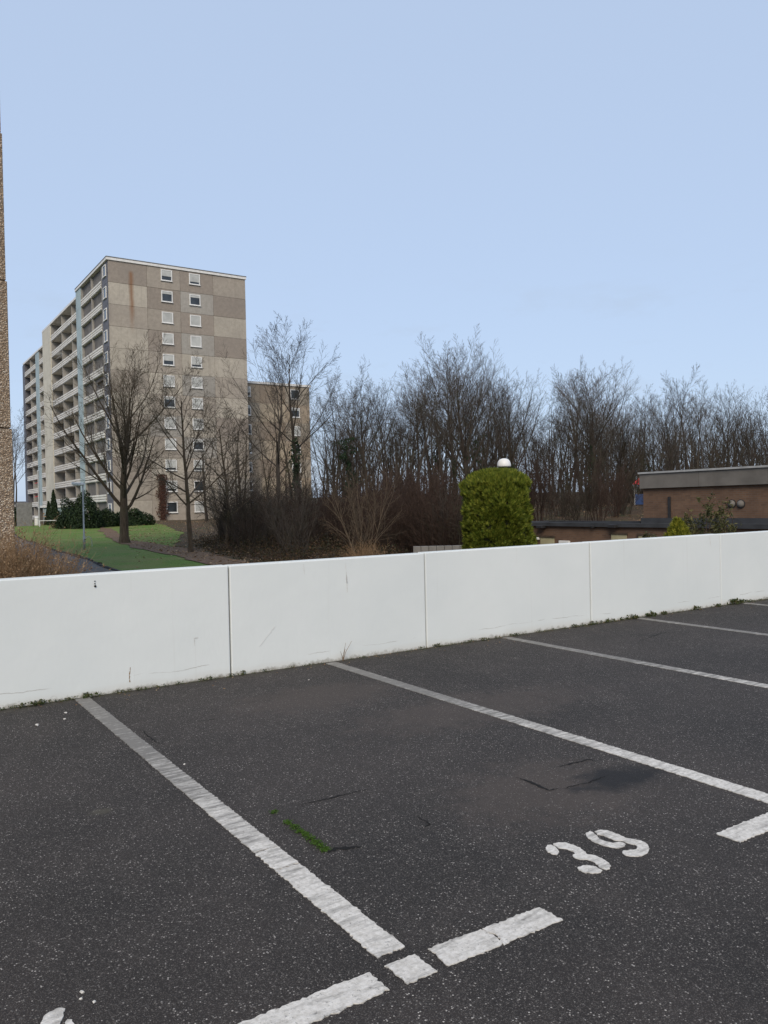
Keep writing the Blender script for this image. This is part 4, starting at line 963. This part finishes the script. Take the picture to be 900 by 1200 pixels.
off = np.abs(r.normal(0, 1, (nc)))*.075; rad = trad(zz, az)-off[ci]+.03-.10*r.random(n)**2-1.2*((zz-zc[ci])**2+(az-ac[ci])**2); top_n = int(n*.14)
ca_, sa_ = np.cos(az), np.sin(az); cen = np.c_[rad*ca_, rad*sa_, zz]; nr = np.c_[ca_, sa_, np.where(zz > HT*.8, 1.0, .15)]
rt_ = np.sqrt(r.random(top_n))*RT*.9; at_ = r.random(top_n)*6.283; zt_ = HT*(.89+.11*(np.clip(1-(rt_/(RT*.93))**2.4, 0, 1))**(1/3))+.04*np.sin(rt_*9+at_*3)
cen = np.concatenate([cen, np.c_[rt_*np.cos(at_), rt_*np.sin(at_), zt_-.05]]); nr = np.concatenate([nr, np.c_[np.cos(at_)*.4, np.sin(at_)*.4, np.ones(top_n)]])
v, q = sprays(cen+r.normal(0, .02, cen.shape), nr, .12, r); link('foliage', mesh_np('foliage', v, q, M['thuja']), th)
na, nzr = 40, 40; A_, Z_ = np.meshgrid(np.linspace(0, 2*math.pi, na, endpoint=False), np.linspace(0, HT*.985, nzr)); R_ = np.maximum(trad(Z_, A_)-.20, .02)
i = np.arange(nzr-1)[:, None]*na+np.arange(na)[None]; i2 = np.arange(nzr-1)[:, None]*na+(np.arange(na)[None]+1) % na
link('inner_growth', mesh_np('inner_growth', np.stack([R_*np.cos(A_), R_*np.sin(A_), Z_], -1).reshape(-1, 3), np.stack([i, i2, i2+na, i+na], -1).reshape(-1, 4), M['thuja_core'], True), th)
MB().tube([(0, 0, -.1), (.02, 0, .5), (0, .01, HT*.7)], [.12, .10, .05], 8).obj('trunk', M['bark_lawn'], th)
# golden dwarf conifer
p = atD(794, 604, 15.); z0 = gz(p[0], p[1]); HG = p[2]-z0
t = thing('golden_conifer', (p[0], p[1], z0-.02), 'narrow golden-green conifer tip showing above the white wall', 'conifer')
n = 5200; zz = HG*(1-.62*np.random.default_rng(2).random(n)**.8); r = np.random.default_rng(3); az = r.random(n)*6.28; rad = np.minimum(.36*((HG-zz)/.62)**.85, .36)*(.6+.45*r.random(n))
v, q = sprays(np.c_[rad*np.cos(az), rad*np.sin(az), zz-.08], np.c_[np.cos(az), np.sin(az), np.full(n, .5)], .085, r); link('foliage', mesh_np('foliage', v, q, M['gold']), t)
MB().tube([(0, 0, -.1), (.01, 0, HG*.5), (0, 0, HG*.92)], [.06, .04, .01], 7).obj('trunk', M['bark_lawn'], t)
# leafy straggling shrubs beside it
def leafy(name, px, pyt, dist, width, label, key, seed, mat='laurel', n=5600, ls=.042):
    p = atD(px, pyt, dist); z0 = gz(p[0], p[1]); H_ = p[2]-z0; t = thing(name, (p[0], p[1], z0-.02), label, 'shrub'); r = np.random.default_rng(seed)
    g_ = grow(seed, stem(11, .16, H_*.93, .020, seed, .18), [dict(k=8, s=5, wig=.04, up=.05, tip=.3, m=9, t0=.55, ang=48, lr=.20*width, rr=.55), dict(k=4, s=3, wig=.12, up=.04, tip=.4, m=4, t0=.2, ang=40, lr=.5, rr=.6, rmin=.004), dict(k=3, s=3, wig=.12, up=.02, tip=.6)])
    for nm, (P, R, s, _) in zip(('stems', 'branches', 'twigs'), g_): v, q = tubes(P, R, s); link(nm, mesh_np(nm, v, q, M['bark_red']), t)
    tips = np.concatenate([g_[2][0].reshape(-1, 3), g_[1][0][:, 1:].reshape(-1, 3)]); c = tips[r.integers(len(tips), size=n)]+r.normal(0, .035, (n, 3))
    link('leaves', leaf_mesh('leaves', c, r.normal(size=(n, 3))+[0, 0, .8], ls, M[mat], r, .42), t)
leafy('leafy_shrub', 826, 599, 15.5, 1.0, 'straggling shrub with mottled leaves beside the golden conifer', 0, 4)
leafy('leafy_shrub', 852, 600, 16.2, .8, 'thinner mottled-leaf shrub right beside the straggling one', 0, 5, n=3600)
leafy('leafy_shrub', 897, 617, 15.8, .6, 'low mottled-leaf shrub far along the wall from the conifer', 0, 6, n=1500)
def evergreen(name, px, pyb, dist, rx_, ry_, h, label, seed, n=3500, cat='bush', ls=.13, cone=False, mat='ever'):
    p = atD(px, pyb, dist); z0 = gz(p[0], p[1]); t = thing(name, (p[0], p[1], z0-.05), label, cat, rz=math.atan2(rt[1], rt[0])); r = np.random.default_rng(seed)
    d = norm(r.normal(size=(n, 3))); d[:, 2] = np.abs(d[:, 2])
    if cone:
        zz = h*(1-r.random(n)**.55); az = r.random(n)*6.28; k = rx_*(1-zz/h)*(.6+.45*r.random(n))+.05; c = np.c_[k*np.cos(az), k*np.sin(az), zz]; d = np.c_[np.cos(az), np.sin(az), np.full(n, .4)]
    else:
        lump = 1+.16*np.sin(d[:, 0]*5+seed)*np.sin(d[:, 1]*4)+.13*np.sin(d[:, 2]*7+d[:, 0]*6); c = d*[rx_, ry_, h]*(lump*(.62+.38*r.random(n)**.5))[:, None]
    link('foliage', leaf_mesh('foliage', c, d+r.normal(0, .5, (n, 3)), ls, M[mat], r, .5), t)
    MB().tube([(0, 0, -.1), (.02, .01, h*.4), (0, 0, h*.8)], [.1, .07, .02], 6).obj('stem', M['bark_dark'], t)
evergreen('evergreen_bush', 94, 613, 88, 2.3, 2.0, 3.6, 'large dark evergreen bush behind the street lamp', 1, 6500)
evergreen('evergreen_bush', 82, 614, 89, 1.6, 1.5, 2.2, 'round dark evergreen bush beside the entrance porch', 2, 3500)
evergreen('clipped_hedge', 122, 613, 90, 1.9, 1.2, 1.9, 'low dark hedge behind the large lawn tree', 3, 3500)
evergreen('clipped_hedge', 154, 613, 91, 2.4, 1.2, 1.75, 'long low dark hedge at the foot of the gable', 4, 4200)
evergreen('dark_conifer', 63.5, 613, 97, .75, .75, 4.4, 'taller narrow dark conifer behind the entrance porch', 5, 2200, 'conifer', .12, True)
evergreen('dark_conifer', 57.5, 613, 98, .55, .55, 3.0, 'shorter narrow dark conifer behind the entrance porch', 6, 1600, 'conifer', .12, True)
evergreen('evergreen_bush', 21, 618, 97, 1.3, 1.2, 2.4, 'dark bush behind the concrete pillar by the path', 7, 2400)
p = atV(190, 560, 106.9); z0 = gz(p[0], p[1])
t = thing('red_creeper', (p[0], 106.98, z0), 'red-brown bare creeper climbing the foot of the gable', 'creeper'); r = np.random.default_rng(8); n = 1700
zz = 6.2*r.random(n); c = np.c_[r.normal(0, .22+.16*np.sin(zz*1.3)**2, n), -.12*r.random(n), zz]
link('foliage', leaf_mesh('foliage', c, np.c_[r.normal(0, .5, n), -np.ones(n), r.normal(0, .5, n)], .10, leafmat('creeper_leaves', (.06, .03, .022), (.10, .048, .035), (.14, .07, .05)), r), t)
MB().tube([(0, -.03, 0), (.1, -.03, 2.5), (-.1, -.03, 5.8)], [.06, .045, .02], 6).obj('stem', M['bark_dark'], t)
